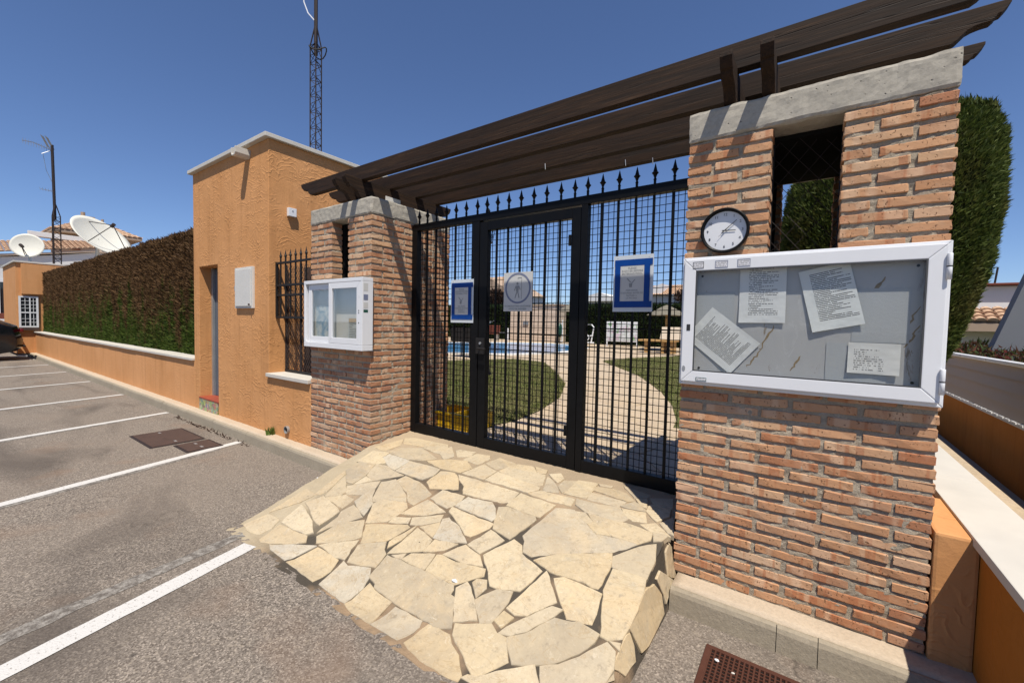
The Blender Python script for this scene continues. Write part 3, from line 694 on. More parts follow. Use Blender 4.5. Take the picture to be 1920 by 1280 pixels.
def stone_mesh(poly, fz, to3, thick, rr, jit=.0035):
    # ragged outline, chamfered rim, thickness downward
    pts = []
    n = len(poly)
    for i in range(n):
        a = Vector(poly[i]); b = Vector(poly[(i+1) % n]); L = (b-a).length; k = max(1, int(L/.035)); d = (b-a); nn = Vector((-d.y, d.x)).normalized() if L > 0 else Vector((0, 0))
        for j in range(k):
            p = a+d*(j/k); p = p+nn*(rr.uniform(-jit, jit)+.004*mn.noise((p.x*14, p.y*14, 3))); pts.append(p)
    area = sum(pts[i].x*pts[(i+1) % len(pts)].y-pts[(i+1) % len(pts)].x*pts[i].y for i in range(len(pts)))
    if area < 0: pts.reverse()
    m = len(pts); c = sum(pts, Vector((0, 0)))/m; inn = []
    for i, p in enumerate(pts):
        t1 = (pts[(i+1) % m]-pts[i-1]); q = Vector((-t1.y, t1.x)); q = q.normalized() if q.length > 1e-6 else (c-p).normalized()
        inn.append(p-q*.0015); pts[i] = p-q*.0042
    dz = rr.uniform(-.0015, .003); vs = []
    for p in inn: vs.append(to3(p, dz))
    for p in pts: vs.append(to3(p, dz-.0032))
    for p in pts: vs.append(to3(p, -thick))
    fs = [tuple(range(m))]
    for i in range(m):
        j = (i+1) % m; fs += [(i, j, m+j, m+i), (m+i, m+j, 2*m+j, 2*m+i)]
    return MB().add(vs, fs)
rs_rng = random.Random(3)
PALE = {1, 15, 19, 34, 76, 36}
for i, poly in enumerate(STONES):
    def to3(p, h): return (p.x, p.y, rs(p.y)+h)
    stone_mesh(poly, None, to3, .03, rs_rng).build('flagstone', 'stone_pale' if i in PALE else 'stone', ramp)
for poly in SIDE_STONES:
    def to3s(p, h):
        zt = rs(p.x)-.01; u = min(1, max(0, (zt-p.y)/(zt+.14))); return (-.598+.070*u+.008+h, p.x, min(p.y, zt+.004)+h*.25)
    stone_mesh(poly, None, to3s, .03, rs_rng).build('flagstone', 'stone', ramp)

# garden behind the gate
terrace = struct(raw('pool_terrace', [(-45, .55, ZG-.008), (1.2, .55, ZG-.008), (1.2, 26, ZG-.008), (-45, 26, ZG-.008)], [(0, 1, 2, 3)], 'path'))
LAWN_L = [(-8.5, 6.6), (-8.07, 7.4), (-7.6, 8.5), (-6.36, 8.3), (-4.94, 6.43), (-3.76, 4.74), (-3.12, 3.37), (-2.84, 2.28), (-2.76, 1.56), (-2.85, 1.2), (-3.3, 1.15), (-4.5, 1.25), (-9, 2), (-10.5, 5)]
LAWN_R = [(-5.33, 10.24), (-5.1, 12), (-4.1, 14.7), (0, 14), (0, 2.6), (-1.2, 2.5), (-1.25, 2.85), (-1.57, 3.9), (-2.04, 5.05), (-3.1, 7.1)]
def inside(P, X, Y):
    r = np.zeros(len(X), bool); n = len(P)
    for i in range(n):
        x1, y1 = P[i]; x2, y2 = P[(i+1) % n]
        if y1 != y2: r ^= ((y1 > Y) != (y2 > Y)) & (X < (x2-x1)*(Y-y1)/(y2-y1)+x1)
    return r
def lawn(poly, n, nm):
    struct(raw(nm, [(x, y, ZG+.004) for x, y in poly], [tuple(range(len(poly)))], 'soil'))
    P = np.array(poly); X = nr.uniform(P[:, 0].min(), P[:, 0].max(), n*2); Y = nr.uniform(P[:, 1].min(), P[:, 1].max(), n*2)
    k = inside(poly, X, Y); X, Y = X[k][:n], Y[k][:n]; m = len(X)
    a = nr.uniform(0, 2*PI, m); w = nr.uniform(.004, .009, m); h = nr.uniform(.025, .065, m); lx, ly = nr.normal(0, .025, m), nr.normal(0, .025, m)
    V = np.zeros((m, 3, 3)); V[:, 0] = np.stack([X-w*np.cos(a), Y-w*np.sin(a), np.full(m, ZG)], 1); V[:, 1] = np.stack([X+w*np.cos(a), Y+w*np.sin(a), np.full(m, ZG)], 1); V[:, 2] = np.stack([X+lx, Y+ly, ZG+h], 1)
    stuff(tris('grass', V, 'grass'))
    bpy.data.objects['grass' if nm == 'lawn' else 'grass.001']['label'] = 'short dry green grass of the garden lawn'
lawn(LAWN_L, 110000, 'lawn'); lawn(LAWN_R, 60000, 'side_lawn')
def cell_polys(pts, x0, x1, y0, y1):
    res = []
    for i, p in enumerate(pts):
        poly = [Vector((x0, y0)), Vector((x1, y0)), Vector((x1, y1)), Vector((x0, y1))]
        for j, q in enumerate(pts):
            if i == j or (q-p).length > 1.6: continue
            m_ = (p+q)/2; d = q-p; new = []
            for k in range(len(poly)):
                a, b = poly[k], poly[(k+1) % len(poly)]; sa, sb = (a-m_).dot(d), (b-m_).dot(d)
                if sa <= 0: new.append(a)
                if sa*sb < 0: new.append(a+(b-a)*(sa/(sa-sb)))
            poly = new
            if len(poly) < 3: break
        res.append(poly)
    return res
pr_ = random.Random(11); pts_ = []
gx = 0
while gx < 420:
    p = Vector((pr_.uniform(-6.2, -.3), pr_.uniform(.62, 9.5))); gx += 1
    if all((p-q).length > .30+.12*pr_.random() for q in pts_): pts_.append(p)
for p, poly in zip(pts_, cell_polys(pts_, -6.3, -.2, .60, 9.6)):
    if len(poly) < 3: continue
    c = sum(poly, Vector((0, 0)))/len(poly)
    if inside(LAWN_L, np.array([c.x]), np.array([c.y]))[0] or inside(LAWN_R, np.array([c.x]), np.array([c.y]))[0] or c.x < -5.6-.2*c.y: continue
    sh = [tuple(c+(v-c)*(1-.013/max(.05, (v-c).length))) for v in poly]
    stone_mesh(sh, None, lambda q, h: (q.x, q.y, ZG-.002+h), .03, pr_).build('flagstone', 'path', terrace)
POOL = [(-11.5, 8.8), (-10.2, 9.4), (-9, 10.4), (-8.4, 12.2), (-8.45, 14.2), (-9.2, 16.6), (-10.6, 18.4), (-12.4, 19.0), (-14.3, 17.9), (-16, 15.4), (-18.5, 13.5), (-18, 10), (-14, 8.6)]
cx_ = sum(p[0] for p in POOL)/len(POOL); cy_ = sum(p[1] for p in POOL)/len(POOL)
out = [(cx_+(x-cx_)*1.10, cy_+(y-cy_)*1.10) for x, y in POOL]; n = len(POOL)
struct(raw('pool_edge', [(x, y, ZG+.03) for x, y in POOL]+[(x, y, ZG+.03) for x, y in out]+[(x, y, ZG-.03) for x, y in out]+[(x, y, ZG-.03) for x, y in POOL],
    [(i, (i+1) % n, n+(i+1) % n, n+i) for i in range(n)]+[(n+i, n+(i+1) % n, 2*n+(i+1) % n, 2*n+i) for i in range(n)]+[(3*n+i, 3*n+(i+1) % n, (i+1) % n, i) for i in range(n)], 'paving_white'))
struct(raw('water', [(x, y, ZG+.005) for x, y in POOL], [tuple(range(n))], 'water'))

# ================================================================== GATE PILLARS
W = 1.014; NC = 41; CH = 2.324/NC; BH = .0370; BD = .115; BL = .2365
def brick_mesh(L, D, seed):
    r = random.Random(seed); st = 5 if L > .2 else 4
    prof = [(D, 0), (D, BH), (.003, BH), (0, BH-.0028), (0, .0028), (.003, 0)]
    vs = []; fs = []; m = len(prof)
    xs = [0, .003]+[L*(i/(st-1)) for i in range(1, st-1)]+[L-.003, L]
    sk = r.uniform(-.002, .002); bow = r.uniform(-.0015, .0015)
    for i, x in enumerate(xs):
        ins = .002 if i in (0, len(xs)-1) else 0
        for k, (y, z) in enumerate(prof):
            j = .0019 if k > 1 else 0
            zz = z+(ins if z < BH/2 else -ins)+r.uniform(-j, j)*1.2+sk*(x/L-.5)*2+bow*math.sin(PI*x/L)
            vs.append((x+r.uniform(-j, j), y+(ins if k > 1 else 0)+r.uniform(-j, j), zz))
    if r.random() < .6:   # chipped corner
        e = r.choice([0, len(xs)-1]); q_ = e*m+r.choice([3, 4]); vs[q_] = tuple(Vector(vs[q_])+Vector((.002 if e == 0 else -.002, .007, 0)))
    k = len(xs)
    for i in range(k-1):
        for j in range(m): fs.append((i*m+j, i*m+(j+1) % m, (i+1)*m+(j+1) % m, (i+1)*m+j))
    fs += [tuple(range(m)), tuple((k-1)*m+j for j in range(m))]
    me = bpy.data.meshes.new('brick'); me.from_pydata(vs, [], fs); me.update()
    bm = bmesh.new(); bm.from_mesh(me); bmesh.ops.recalc_face_normals(bm, faces=bm.faces); bm.to_mesh(me); bm.free()
    return me
_bc = {}
def brick_var(L, D, mat):
    k = (round(L, 3), round(D, 3), mat)
    if k not in _bc:
        _bc[k] = []
        for s in range(7):
            me = brick_mesh(L, D, hash(k[:2]) % 1000+s*31); me.materials.append(MT[mat]); _bc[k].append(me)
    return rng.choice(_bc[k])
SLOT = (.382, .654, 1.30)
def pillar(name, label, x0, part_right, skip):
    root = thing(name, label, 'pillar', (x0+W/2, W/2, 0), 'brick gate pillars'); rest = MB(); cnt = 0
    for c in range(NC):
        z = c*CH+.010; mid = z+BH/2; typ = c % 2; low = mid < .95+.12*math.sin(c*2.1)
        mat = 'brick_old' if (part_right and (low or rng.random() < .15)) else 'brick'
        slot = mid > SLOT[2]
        def lay(wall, u, L, D, part):
            nonlocal cnt
            jx = rng.uniform(-.0025, .0025); jd = rng.uniform(-.003, .003); jz = rng.uniform(-.0015, .0015)
            if wall == 'F': loc, rz = (x0+u+jx, jd, z+jz), 0
            elif wall == 'B': loc, rz = (x0+u+L+jx, W+jd, z+jz), PI
            elif wall == 'R': loc, rz = (x0+W+jd, u+jx, z+jz), PI/2
            else: loc, rz = (x0+jd, u+L+jx, z+jz), -PI/2
            me = brick_var(L, D, mat)
            if part:
                o = link('brick', me, root, loc, rz); cnt += 1
            else:
                T = Matrix.Translation(loc) @ Matrix.Rotation(rz, 4, 'Z')
                rest.add([T @ v.co for v in me.vertices], [tuple(p.vertices) for p in me.polygons])
        def vis(wall):
            return wall == 'F' or (wall == 'R' and part_right)
        hid = skip[0] < mid < skip[1]
        J = .0226
        def wall_run(wall, a, b, seq):
            u = a
            for L in seq:
                corner = wall in 'LR' and typ == 0 and u < .05 and wall == 'L'
                lay(wall, u, L, BD, (vis(wall) or corner or (wall == 'R' and u < .05 and typ == 0)) and not (hid and wall == 'F')); u += L+J
        if typ == 0:
            for w in 'LR': wall_run(w, 0, W, [BL]*4)
            for w in 'FB':
                if not slot:
                    u = BD+.0185
                    for L in (BL,)*3: lay(w, u, L, BD, vis(w) and not hid); u += L+.0192
                else:
                    q = SLOT[0]-BD-.0185
                    a, bq = (BD+.0185, q), (SLOT[1], W-SLOT[1]-BD-.0185)
                    lay(w, a[0], a[1], BD, vis(w) and not hid); lay(w, bq[0], bq[1], BD, vis(w) and not hid)
        else:
            for w in 'FB':
                if not slot: wall_run(w, 0, W, [BL]*4)
                else:
                    h = SLOT[0]-BL-J
                    lay(w, 0, BL, BD, vis(w) and not hid); lay(w, BL+J, h, BD, vis(w) and not hid)
                    h2 = W-SLOT[1]-BL-J
                    lay(w, SLOT[1], h2, BD, vis(w) and not hid); lay(w, W-BL, BL, BD, vis(w) and not hid)
            for w in 'LR':
                u = BD+.0185
                for L in (BL,)*3: lay(w, u, L, BD, vis(w)); u += L+.0192
    stuff(rest.build('brickwork', 'brick', root))
    r = .0062; T = .112; x1 = x0+W
    mort = MB()
    for a in (
        (x0+r, x1-r, r, T, 0, SLOT[2]), (x0+r, x0+SLOT[0]-.006, r, T, SLOT[2], 2.324), (x0+SLOT[1]+.006, x1-r, r, T, SLOT[2], 2.324),
        (x0+r, x1-r, W-T, W-r, 0, SLOT[2]), (x0+r, x0+SLOT[0]-.006, W-T, W-r, SLOT[2], 2.324), (x0+SLOT[1]+.006, x1-r, W-T, W-r, SLOT[2], 2.324),
        (x0+r, x0+T, T, W-T, 0, 2.324), (x1-T, x1-r, T, W-T, 0, 2.324), (x0+T, x1-T, T, W-T, 0, SLOT[2]-.02)):
        q = rough_box(*a, .016 if (a[2] == r or a[1] == x1-r) else .05, .0056, 46); mort.add(q.v, q.f)
    mort.build('mortar', 'mortar', root)
    rough_box(x0-.004, x1+.004, -.005, W+.005, 2.325, 2.482, .018, .0035, 26, .007).build('concrete_cap', 'concrete', root)
    B('niche_shade', x0+T, x1-T, T+.03, W-T, 2.300, 2.322, 'hole', root)  # added near-black panels: the shade inside the slot as dark colour
    for a_, b_ in ((x0+T+.004, x0+T+.012), (x1-T-.012, x1-T-.004)): B('niche_shade', a_, b_, T+.004, W-T-.004, SLOT[2], 2.298, 'hole', root)
    for a_, b_ in ((x0+T+.014, x0+SLOT[0]-.03), (x0+SLOT[1]+.03, x1-T-.014)): B('niche_shade', a_, b_, W-T-.016, W-T-.006, SLOT[2], 2.298, 'hole', root)
    # dark lattice screen just inside the slot
    g = MB(); gx0, gx1, gy = x0+SLOT[0]-.02, x0+SLOT[1]+.02, .150
    for xx in (gx0, gx1-.022): g.box(xx, xx+.022, gy-.012, gy+.012, SLOT[2], 2.31)
    g.build('screen_frame', 'black_dull', root)
    g = MB(); s = .105
    k = -20
    while k < 24:
        for sg in (1, -1):
            xa = gx0; za = SLOT[2]+k*s; xb = gx1; zb = za+sg*(gx1-gx0)*1.25
            pts = []
            for i in range(9):
                u = i/8; zz = za+(zb-za)*u
                if SLOT[2] < zz < 2.31: pts.append((xa+(xb-xa)*u, gy+sg*.002, zz))
            if len(pts) > 1: g.tube([pts[0], pts[-1]], .0014, 5)
        k += 1
    g.build('lattice', 'mast', root)
    return root
pR = pillar('gate_pillar', 'orange brick gate pillar with the wall clock and the wide white notice board', -.560, False, (1.09, 1.66))
pL = pillar('gate_pillar', 'weathered brick gate pillar beside the orange building, with the sliding-door notice board', -4.284, True, (1.12, 1.68))

# ================================================================== PERGOLA
perg = thing('pergola', 'dark brown timber pergola with carved beam ends resting on both gate pillars', 'pergola', (-1.92, .5, 2.48))
OG = [(0, 1.0), (0, .89), (.0128, .74), (.025, .63), (.038, .61), (.043, .54), (.056, .45), (.084, .437), (.109, .40), (.13, .33), (.145, .21), (.16, .09), (.18, .0)]   # (inward, height fraction)
def beam(u0, u1, a, b, z0, z1, axis, name):
    h = z1-z0; k = 1.0; low = [(u0+d*k, z0+h*f) for d, f in OG]; lo2 = [(u1-d*k, z0+h*f) for d, f in reversed(OG)]
    poly = low+lo2; mb = MB().prism(poly, a, b, 'xz' if axis == 'x' else 'yz')
    L = u1-u0; c0 = (u0, a, z0) if axis == 'x' else (a, u0, z0)
    if axis == 'y':   # keep the grain along local x
        mb.v = [(v[1]-u0, -(v[0]-a), v[2]-z0) for v in mb.v]; o = mb.build(name, 'wood', perg, loc=(a, u0, z0), bevel=.003); o.rotation_euler.z = PI/2
    else:
        mb.v = [(v[0]-u0, v[1]-a, v[2]-z0) for v in mb.v]; o = mb.build(name, 'wood', perg, loc=(u0, a, z0), bevel=.003)
    return o
for y in (.010, .330, .660, .955): beam(-4.50, .655 if y < .9 else .42, y, y+.058, 2.655, 2.787, 'x', 'long_beam')
for x in (-.400, -.232, -3.652, -3.494): beam(-.160, 1.20, x, x+.055, 2.483, 2.66, 'y', 'cross_beam')
B('plaque', -3.44, -3.43, .28, .46, 2.49, 2.575, 'white_dirty', perg, .002)
for (x, y, z) in ((-1.27, .953, 2.70), (-1.85, .658, 2.69), (-1.05, .953, 2.67)): MB().tube([(x, y-.004, z), (x+.005, y-.006, z-.05)], .003, 5).build('nail', 'steel', perg)

# ================================================================== GATE
GY = .50
gate = thing('gate', 'black steel gate of spear-topped bars and welded wire mesh between the two pillars', 'gate', (-1.95, GY, .25))
def gb(name, x0, x1, z0, z1, d=.03, mat='black'): return B(name, x0, x1, GY-d, GY+d, z0, z1, mat, gate, .003)
gb('top_rail', -3.262, -.566, 2.245, 2.308)
gb('post', -3.262, -3.19, .235, 2.244); gb('post', -2.475, -2.395, .235, 2.244); gb('post', -1.412, -1.362, .235, 2.244); gb('post', -.622, -.566, .235, 2.244)
gb('bottom_rail', -3.189, -2.476, .245, .335); gb('bottom_rail', -1.361, -.623, .245, .335)
door = gb('door_frame_stile', -2.388, -2.305, .245, 2.232, .027); gb('door_frame_stile', -1.488, -1.419, .245, 2.232, .027)
gb('door_rail', -2.304, -1.489, 2.155, 2.232, .027); gb('door_rail', -2.304, -1.489, .25, .34, .027)
m = MB()
for x0, x1, z in ((-3.19, -2.475, 1.31), (-3.19, -2.475, 1.15), (-2.305, -1.488, 1.27), (-2.305, -1.488, 1.13), (-1.362, -.622, 1.33), (-1.362, -.622, 1.19)):
    MB().tube([(x0, GY+.012, z), (x1, GY+.012, z)], .005, 6).build('cross_rod', 'black', gate)
spx = [-3.191, -3.078, -2.955, -2.822, -2.700, -2.576, -2.444, -2.335, -2.219, -2.101, -1.976, -1.852, -1.732, -1.604, -1.485, -1.379, -1.262, -1.137, -1.011, -.887, -.759]
def sq(mb, x, y, prof):   # square section post with (half-width, z)
    vs = []; fs = []
    for (h, z) in prof: vs += [(x-h, y-h, z), (x+h, y-h, z), (x+h, y+h, z), (x-h, y+h, z)]
    for i in range(len(prof)-1):
        for j in range(4): fs.append((i*4+j, i*4+(j+1) % 4, (i+1)*4+(j+1) % 4, (i+1)*4+j))
    fs += [(3, 2, 1, 0), tuple(len(prof)*4-4+j for j in range(4))]
    return mb.add(vs, fs)
for i, x in enumerate(spx):
    zt = 2.31
    inpost = any(a-.012 < x < b+.012 for a, b in ((-3.262, -3.19), (-2.475, -2.305), (-1.488, -1.362), (-.622, -.566)))
    bar = MB()
    if inpost: sq(bar, x, GY, [(.007, 2.306), (.007, 2.34)])
    else:
        zl = 2.24 if not (-2.30 < x < -1.49) else 2.16
        sq(bar, x, GY-.004, [(.0075, .33), (.0075, zl)]); sq(bar, x, GY, [(.007, 2.306), (.007, 2.34)])
    bo = bar.build('bar', 'black', gate)
    tip = MB().rev([(.007, 2.335), (.012, 2.345), (.007, 2.353), (.008, 2.36), (.015, 2.378), (.024, 2.388), (.016, 2.394), (.011, 2.412), (.0015, 2.452)], (x, GY, 0), 8)
    tip.build('spear_tip', 'black', bo)
def wire(x0, x1, z0, z1):
    m = MB(); x = x0+.02; y = GY+.022
    while x < x1:
        w = .0021; m.box(x-w, x+w, y-w, y+w, z0, z1); x += .0405
    z = z0+.02
    while z < z1:
        dz = rng.uniform(-.003, .003); w = .0015
        k = 6; pts = [(x0+(x1-x0)*i/k, y+.003, z+dz+rng.uniform(-.003, .003)) for i in range(k+1)]
        m.tube(pts, .0024, 4, False); z += .0505
    stuff(m.build('wire_mesh', 'black', gate))
wire(-3.19, -2.475, .335, 2.245); wire(-2.305, -1.488, .34, 2.155); wire(-1.362, -.622, .335, 2.245)
lk = B('lock_box', -2.40, -2.31, GY-.05, GY-.028, 1.08, 1.22, 'black_dull', gate, .003)
MB().rev([(.011, -.008), (.011, .004), (.006, .006)], (-2.345, GY-.052, 1.175), 12, 'y').build('lock_cylinder', 'steel', lk)
MB().tube([(-2.35, GY-.05, 1.13), (-2.35, GY-.085, 1.13), (-2.26, GY-.09, 1.13)], .009, 8).build('lever_handle', 'black_dull', lk)
MB().tube([(-1.50, GY-.035, 1.95), (-1.50, GY-.035, 2.03)], .012, 8).build('hinge', 'black', gate); MB().tube([(-1.50, GY-.035, .50), (-1.50, GY-.035, .58)], .012, 8).build('hinge', 'black', gate)

# ---- signs hung on the gate
SY = GY-.035
def pool_sign(x0, x1, z0, z1, label):
    r = thing('pool_sign', label, 'sign', ((x0+x1)/2, SY, z0), 'blue taped pool signs')
    w, h = x1-x0, z1-z0
    B('plastic_sleeve', x0, x1, SY-.002, SY+.002, z0, z1, 'blue_pale', r)
    xa, xb, za, zb = x0+.165*w, x1-.20*w, z0+.175*h, z1-.175*h
    pp = B('printed_sheet', xa, xb, SY-.004, SY-.0025, za, zb, 'sign_white', r)
    for (a, b, c, d, e) in ((x0+.01, x1-.005, zb-.004, zb+.10*h, 0), (x0+.01, x1-.005, za-.10*h, za+.004, .0004), (x0+.012, xa+.005, za-.01, zb+.02, .0008), (xb-.005, x1-.022, za-.01, zb+.02, .0008)):
        B('tape_strip', a, b, SY-.0052-e, SY-.0043-e, c, d, 'blue_tape', r)
    cx = (xa+xb)/2; s = (zb-za)
    for i, tx in enumerate(['PLEASE', 'SHOWER BEFORE', 'ENTERING POOL']): text('lettering', tx, .075*s, (cx, SY-.0045, zb-s*(.085+.075*i)), pp)
    for i, tx in enumerate(['POR FAVOR', 'DUCHARSE ANTES DE', 'ENTRAR A', 'LA PISCINA']): text('lettering', tx, .062*s, (cx, SY-.0045, za+s*(.31-.07*i)), pp)
    y = SY-.0044; k = s*.26
    ic = MB(); C0 = Vector((cx-.01, za+s*.50))
    def q(*p): ic.prism([(C0.x+a*k, C0.y+b*k) for a, b in p], y-.0005, y+.0002)
    q((-.12, -.40), (.16, -.40), (.20, .02), (-.16, .02)); q((-.42, .50), (-.30, .56), (-.02, .22), (-.10, .16)); q((.08, .05), (.16, .0), (.50, .38), (.44, .44)); q((-.06, .10), (.06, .10), (.06, .22), (-.06, .22))
    ic.build('pictogram', 'ink', pp)
    for xx in (x0+.03, x1-.03): MB().tube([(xx, SY-.004, z1-.015), (xx, GY+.02, z1-.012)], .003, 6).build('cable_tie', 'white_dirty', r)
pool_sign(-1.145, -.865, 1.452, 1.842, 'blue-taped pool sign on the right-hand gate panel')
pool_sign(-2.715, -2.445, 1.352, 1.742, 'blue-taped pool sign on the narrow left gate panel')
r = thing('shower_sign', 'white sign with a figure under a shower inside a grey ring, on the gate door', 'sign', (-1.965, SY, 1.455))
bd = B('sign_plate', -2.11, -1.825, SY-.002, SY+.002, 1.455, 1.775, 'sign_white', r, .0015)
cx, cz = -1.968, 1.645
m = MB(); n = 40; R0, R1 = .112, .127
m.add([(cx+a*math.cos(2*PI*i/n), SY-.0036, cz+a*math.sin(2*PI*i/n)) for a in (R0, R1) for i in range(n)]+[(cx+a*math.cos(2*PI*i/n), SY-.0022, cz+a*math.sin(2*PI*i/n)) for a in (R0, R1) for i in range(n)],
      [(i, (i+1) % n, n+(i+1) % n, n+i) for i in range(n)]+[(n+i, n+(i+1) % n, 3*n+(i+1) % n, 3*n+i) for i in range(n)]+[(i, (i+1) % n, 2*n+(i+1) % n, 2*n+i) for i in range(n)])
m.build('ring', 'ring_ink', bd)
m = MB(); y0, y1 = SY-.0036, SY-.0022
def q(*p): m.prism([(cx+a, cz+b) for a, b in p], y0, y1)
q((-.012, .048), (.004, .048), (.007, .033), (-.004, .024), (-.014, .033)); q((-.02, .02), (.012, .02), (.006, -.03), (-.014, -.03)); q((-.022, .018), (-.016, .012), (-.03, -.022), (-.036, -.018)); q((.014, .018), (.010, .010), (.022, -.016), (.028, -.012))
q((-.013, -.031), (-.004, -.031), (-.022, -.082), (-.03, -.08)); q((-.003, -.031), (.006, -.031), (.018, -.08), (.010, -.082)); q((.036, .085), (.039, .085), (.039, -.088), (.036, -.088)); q((.002, .087), (.039, .087), (.039, .083), (.002, .083)); q((.0, .087), (.004, .087), (.004, .074), (.0, .074))
m.build('pictogram', 'ink', bd)
text('lettering', 'ES OBLIGATORIO DUCHARSE', .0195, (cx, SY-.003, 1.497), bd); text('lettering', 'ANTES DE BAÑARSE', .0195, (cx, SY-.003, 1.474), bd)
# ================================================================== CLOCK
clk = thing('wall_clock', 'round black-rimmed wall clock with a white face above the notice board', 'clock', (-.367, -.01, 1.845))
CX, CZ = -.367, 1.845
MB().rev([(.094, -.012), (.102, -.040), (.106, -.045), (.111, -.042), (.113, -.030), (.110, -.004), (.09, -.004)], (CX, 0, CZ), 48, 'y').build('rim', 'black', clk, smooth=True)
fc = MB().rev([(.0995, -.0225), (.0995, -.0125)], (CX, 0, CZ), 48, 'y').build('dial', 'pvc', clk)
for h in range(1, 13):
    a = math.radians(90-30*h); text('numeral', str(h), .0195, (CX+.080*math.cos(a), -.0232, CZ+.080*math.sin(a)), fc, 'ink_dark')
def hand(nm, deg, L, w, tail, y, mat='ink_dark'):
    a = math.radians(90-deg); d = Vector((math.cos(a), math.sin(a))); nn = Vector((-d.y, d.x)); c = Vector((CX, CZ))
    p = [c-d*tail+nn*w, c-d*tail-nn*w, c+d*L-nn*w*.6, c+d*L+nn*w*.6]
    MB().prism([tuple(v) for v in p], y, y-.001).build(nm, mat, clk)
hand('hour_hand', 92, .050, .0026, .012, -.026); hand('minute_hand', 48, .072, .0020, .014, -.028); hand('second_hand', 222, .040, .0008, .012, -.030)

# ================================================================== NOTICE BOARD ON THE RIGHT PILLAR
nb = thing('notice_board', 'wide white framed notice board with papers pinned behind glass, below the clock', 'notice board', (-.052, 0, 1.05))
X0, X1, Z0b, Z1b = -.557, .4535, 1.05, 1.717
B('back_panel', X0+.03, X1-.03, -.016, -.008, Z0b+.03, Z1b-.03, 'stained_steel', nb)
def frame(nm, x0, x1, z0, z1, w, y0, y1, par, mat='pvc', bev=.004):
    # four mitred members
    for poly in ([(x0, z0), (x0+w, z0+w), (x0+w, z1-w), (x0, z1)], [(x1, z0), (x1, z1), (x1-w, z1-w), (x1-w, z0+w)], [(x0, z1), (x0+w, z1-w), (x1-w, z1-w), (x1, z1)], [(x0, z0), (x1, z0), (x1-w, z0+w), (x0+w, z0+w)]):
        MB().prism(poly, y0, y1).build(nm, mat, par, bevel=bev)
frame('case_frame', X0, X1, Z0b, Z1b, .045, -.040, -.004, nb)
frame('door_frame', X0+.012, X1-.014, Z0b+.018, Z1b-.014, .0585, -.062, -.0405, nb)
frame('glazing_seal', X0+.069, X1-.071, Z0b+.075, Z1b-.071, .006, -.0615, -.055, nb, 'grey_rubber', 0)
B('pane', X0+.074, X1-.076, -.0585, -.0555, Z0b+.080, Z1b-.076, 'glass', nb)
for z in (1.61, 1.155):
    hg = MB().rev([(.0075, -.05), (.0085, -.047), (.0085, -.002), (.0075, 0)], (.4415, -.068, z+.002+.05), 12).build('hinge', 'pvc', nb, smooth=True)
    MB().rev([(.0085, -.05), (.0085, -.003), (.0075, 0)], (.4415, -.068, z), 12).build('hinge_barrel', 'pvc', hg, smooth=True); MB().rev([(.0086, 0), (.0086, .004)], (.4415, -.068, z-.001), 12).build('hinge_ring', 'ink_dark', hg)
MB().rev([(.009, -.0635), (.009, -.060)], (-.5145, 0, 1.352), 16, 'y').build('keyhole_cover', 'ink_dark', nb); B('keyhole_slot', -.5235, -.5055, -.0638, -.061, 1.335, 1.368, 'ink_dark', nb, .003)
ov = MB().rev([(.015, -.0632), (.015, -.061)], (-.531, 0, 1.135), 20, 'y'); ov.v = [(-.531+(v[0]+.531)*.55, v[1], v[2]) for v in ov.v]; ov.build('oval_badge', 'steel', nb)
MT['sticker'] = paper('worn_sticker', 4, .06, .035, .06, .95, .95, .05, (.60, .60, .63), .28, .45, 9)
def sticker(x, z, w, h, par, mat='sticker', border='ring_ink', y=-.0626):
    me = MB().box(0, w, 0, .0006, 0, h); o = me.build('sticker', mat, par, loc=(x, y-.0006, z))
    e = .0022; fr = MB()
    for (a, b, c, d) in ((0, w, 0, e), (0, w, h-e, h), (0, e, e, h-e), (w-e, w, e, h-e)): fr.box(x+a, x+b, y-.0010, y-.0004, z+c, z+d)
    fr.build('sticker_border', border, par)
sticker(-.503, 1.656, .052, .034, nb, border='ink_dark'); sticker(-.398, 1.655, .058, .035, nb); sticker(-.298, 1.655, .056, .036, nb); sticker(-.47, 1.076, .052, .018, nb, border='green_bag')
m = MB()
for x, z in ((.36, 1.625), (.362, 1.14), (-.465, 1.14), (-.464, 1.62)): m.rev([(.006, -.0185), (.006, -.016)], (x, 0, z), 10, 'y')
m.build('screw', 'ink_dark', nb)

def stain(pts, mat='stain'):
    p = [Vector(q) for q in pts]; mb = MB(); L = len(p)
    for i, q in enumerate(p):
        d = (p[min(i+1, L-1)]-p[max(i-1, 0)]); n_ = Vector((-d.y, d.x)).normalized(); w = .0032*math.sin(PI*(i+.3)/(L-.4))*(1+.8*mn.noise((q.x*60, q.y*60, 0)))+.001
        mb.v += [(*(q+n_*w),), (*(q-n_*w),)]
    mb.v = [(v[0], -.0164, v[1]) for v in mb.v]
    for i in range(L-1): mb.f.append((2*i, 2*i+1, 2*i+3, 2*i+2))
    mb.build('rust_stain', mat, nb)
MT['stain'] = plain('rust_stain', (.25, .19, .115), .7, .2, 0, .5, 60)
def streak(x0, z0, x1, z1, n=9, j=.006): stain([(x0+(x1-x0)*i/n+rng.uniform(-j, j), z0+(z1-z0)*i/n+rng.uniform(-j, j)) for i in range(n+1)])
streak(-.245, 1.155, -.185, 1.25); streak(-.19, 1.25, -.135, 1.375); streak(.225, 1.51, .262, 1.585, 6, .003); streak(.225, 1.535, .245, 1.56, 4, .003); streak(.30, 1.29, .37, 1.46, 9, .008); streak(.33, 1.28, .375, 1.38); streak(-.06, 1.16, -.02, 1.23, 7, .005)
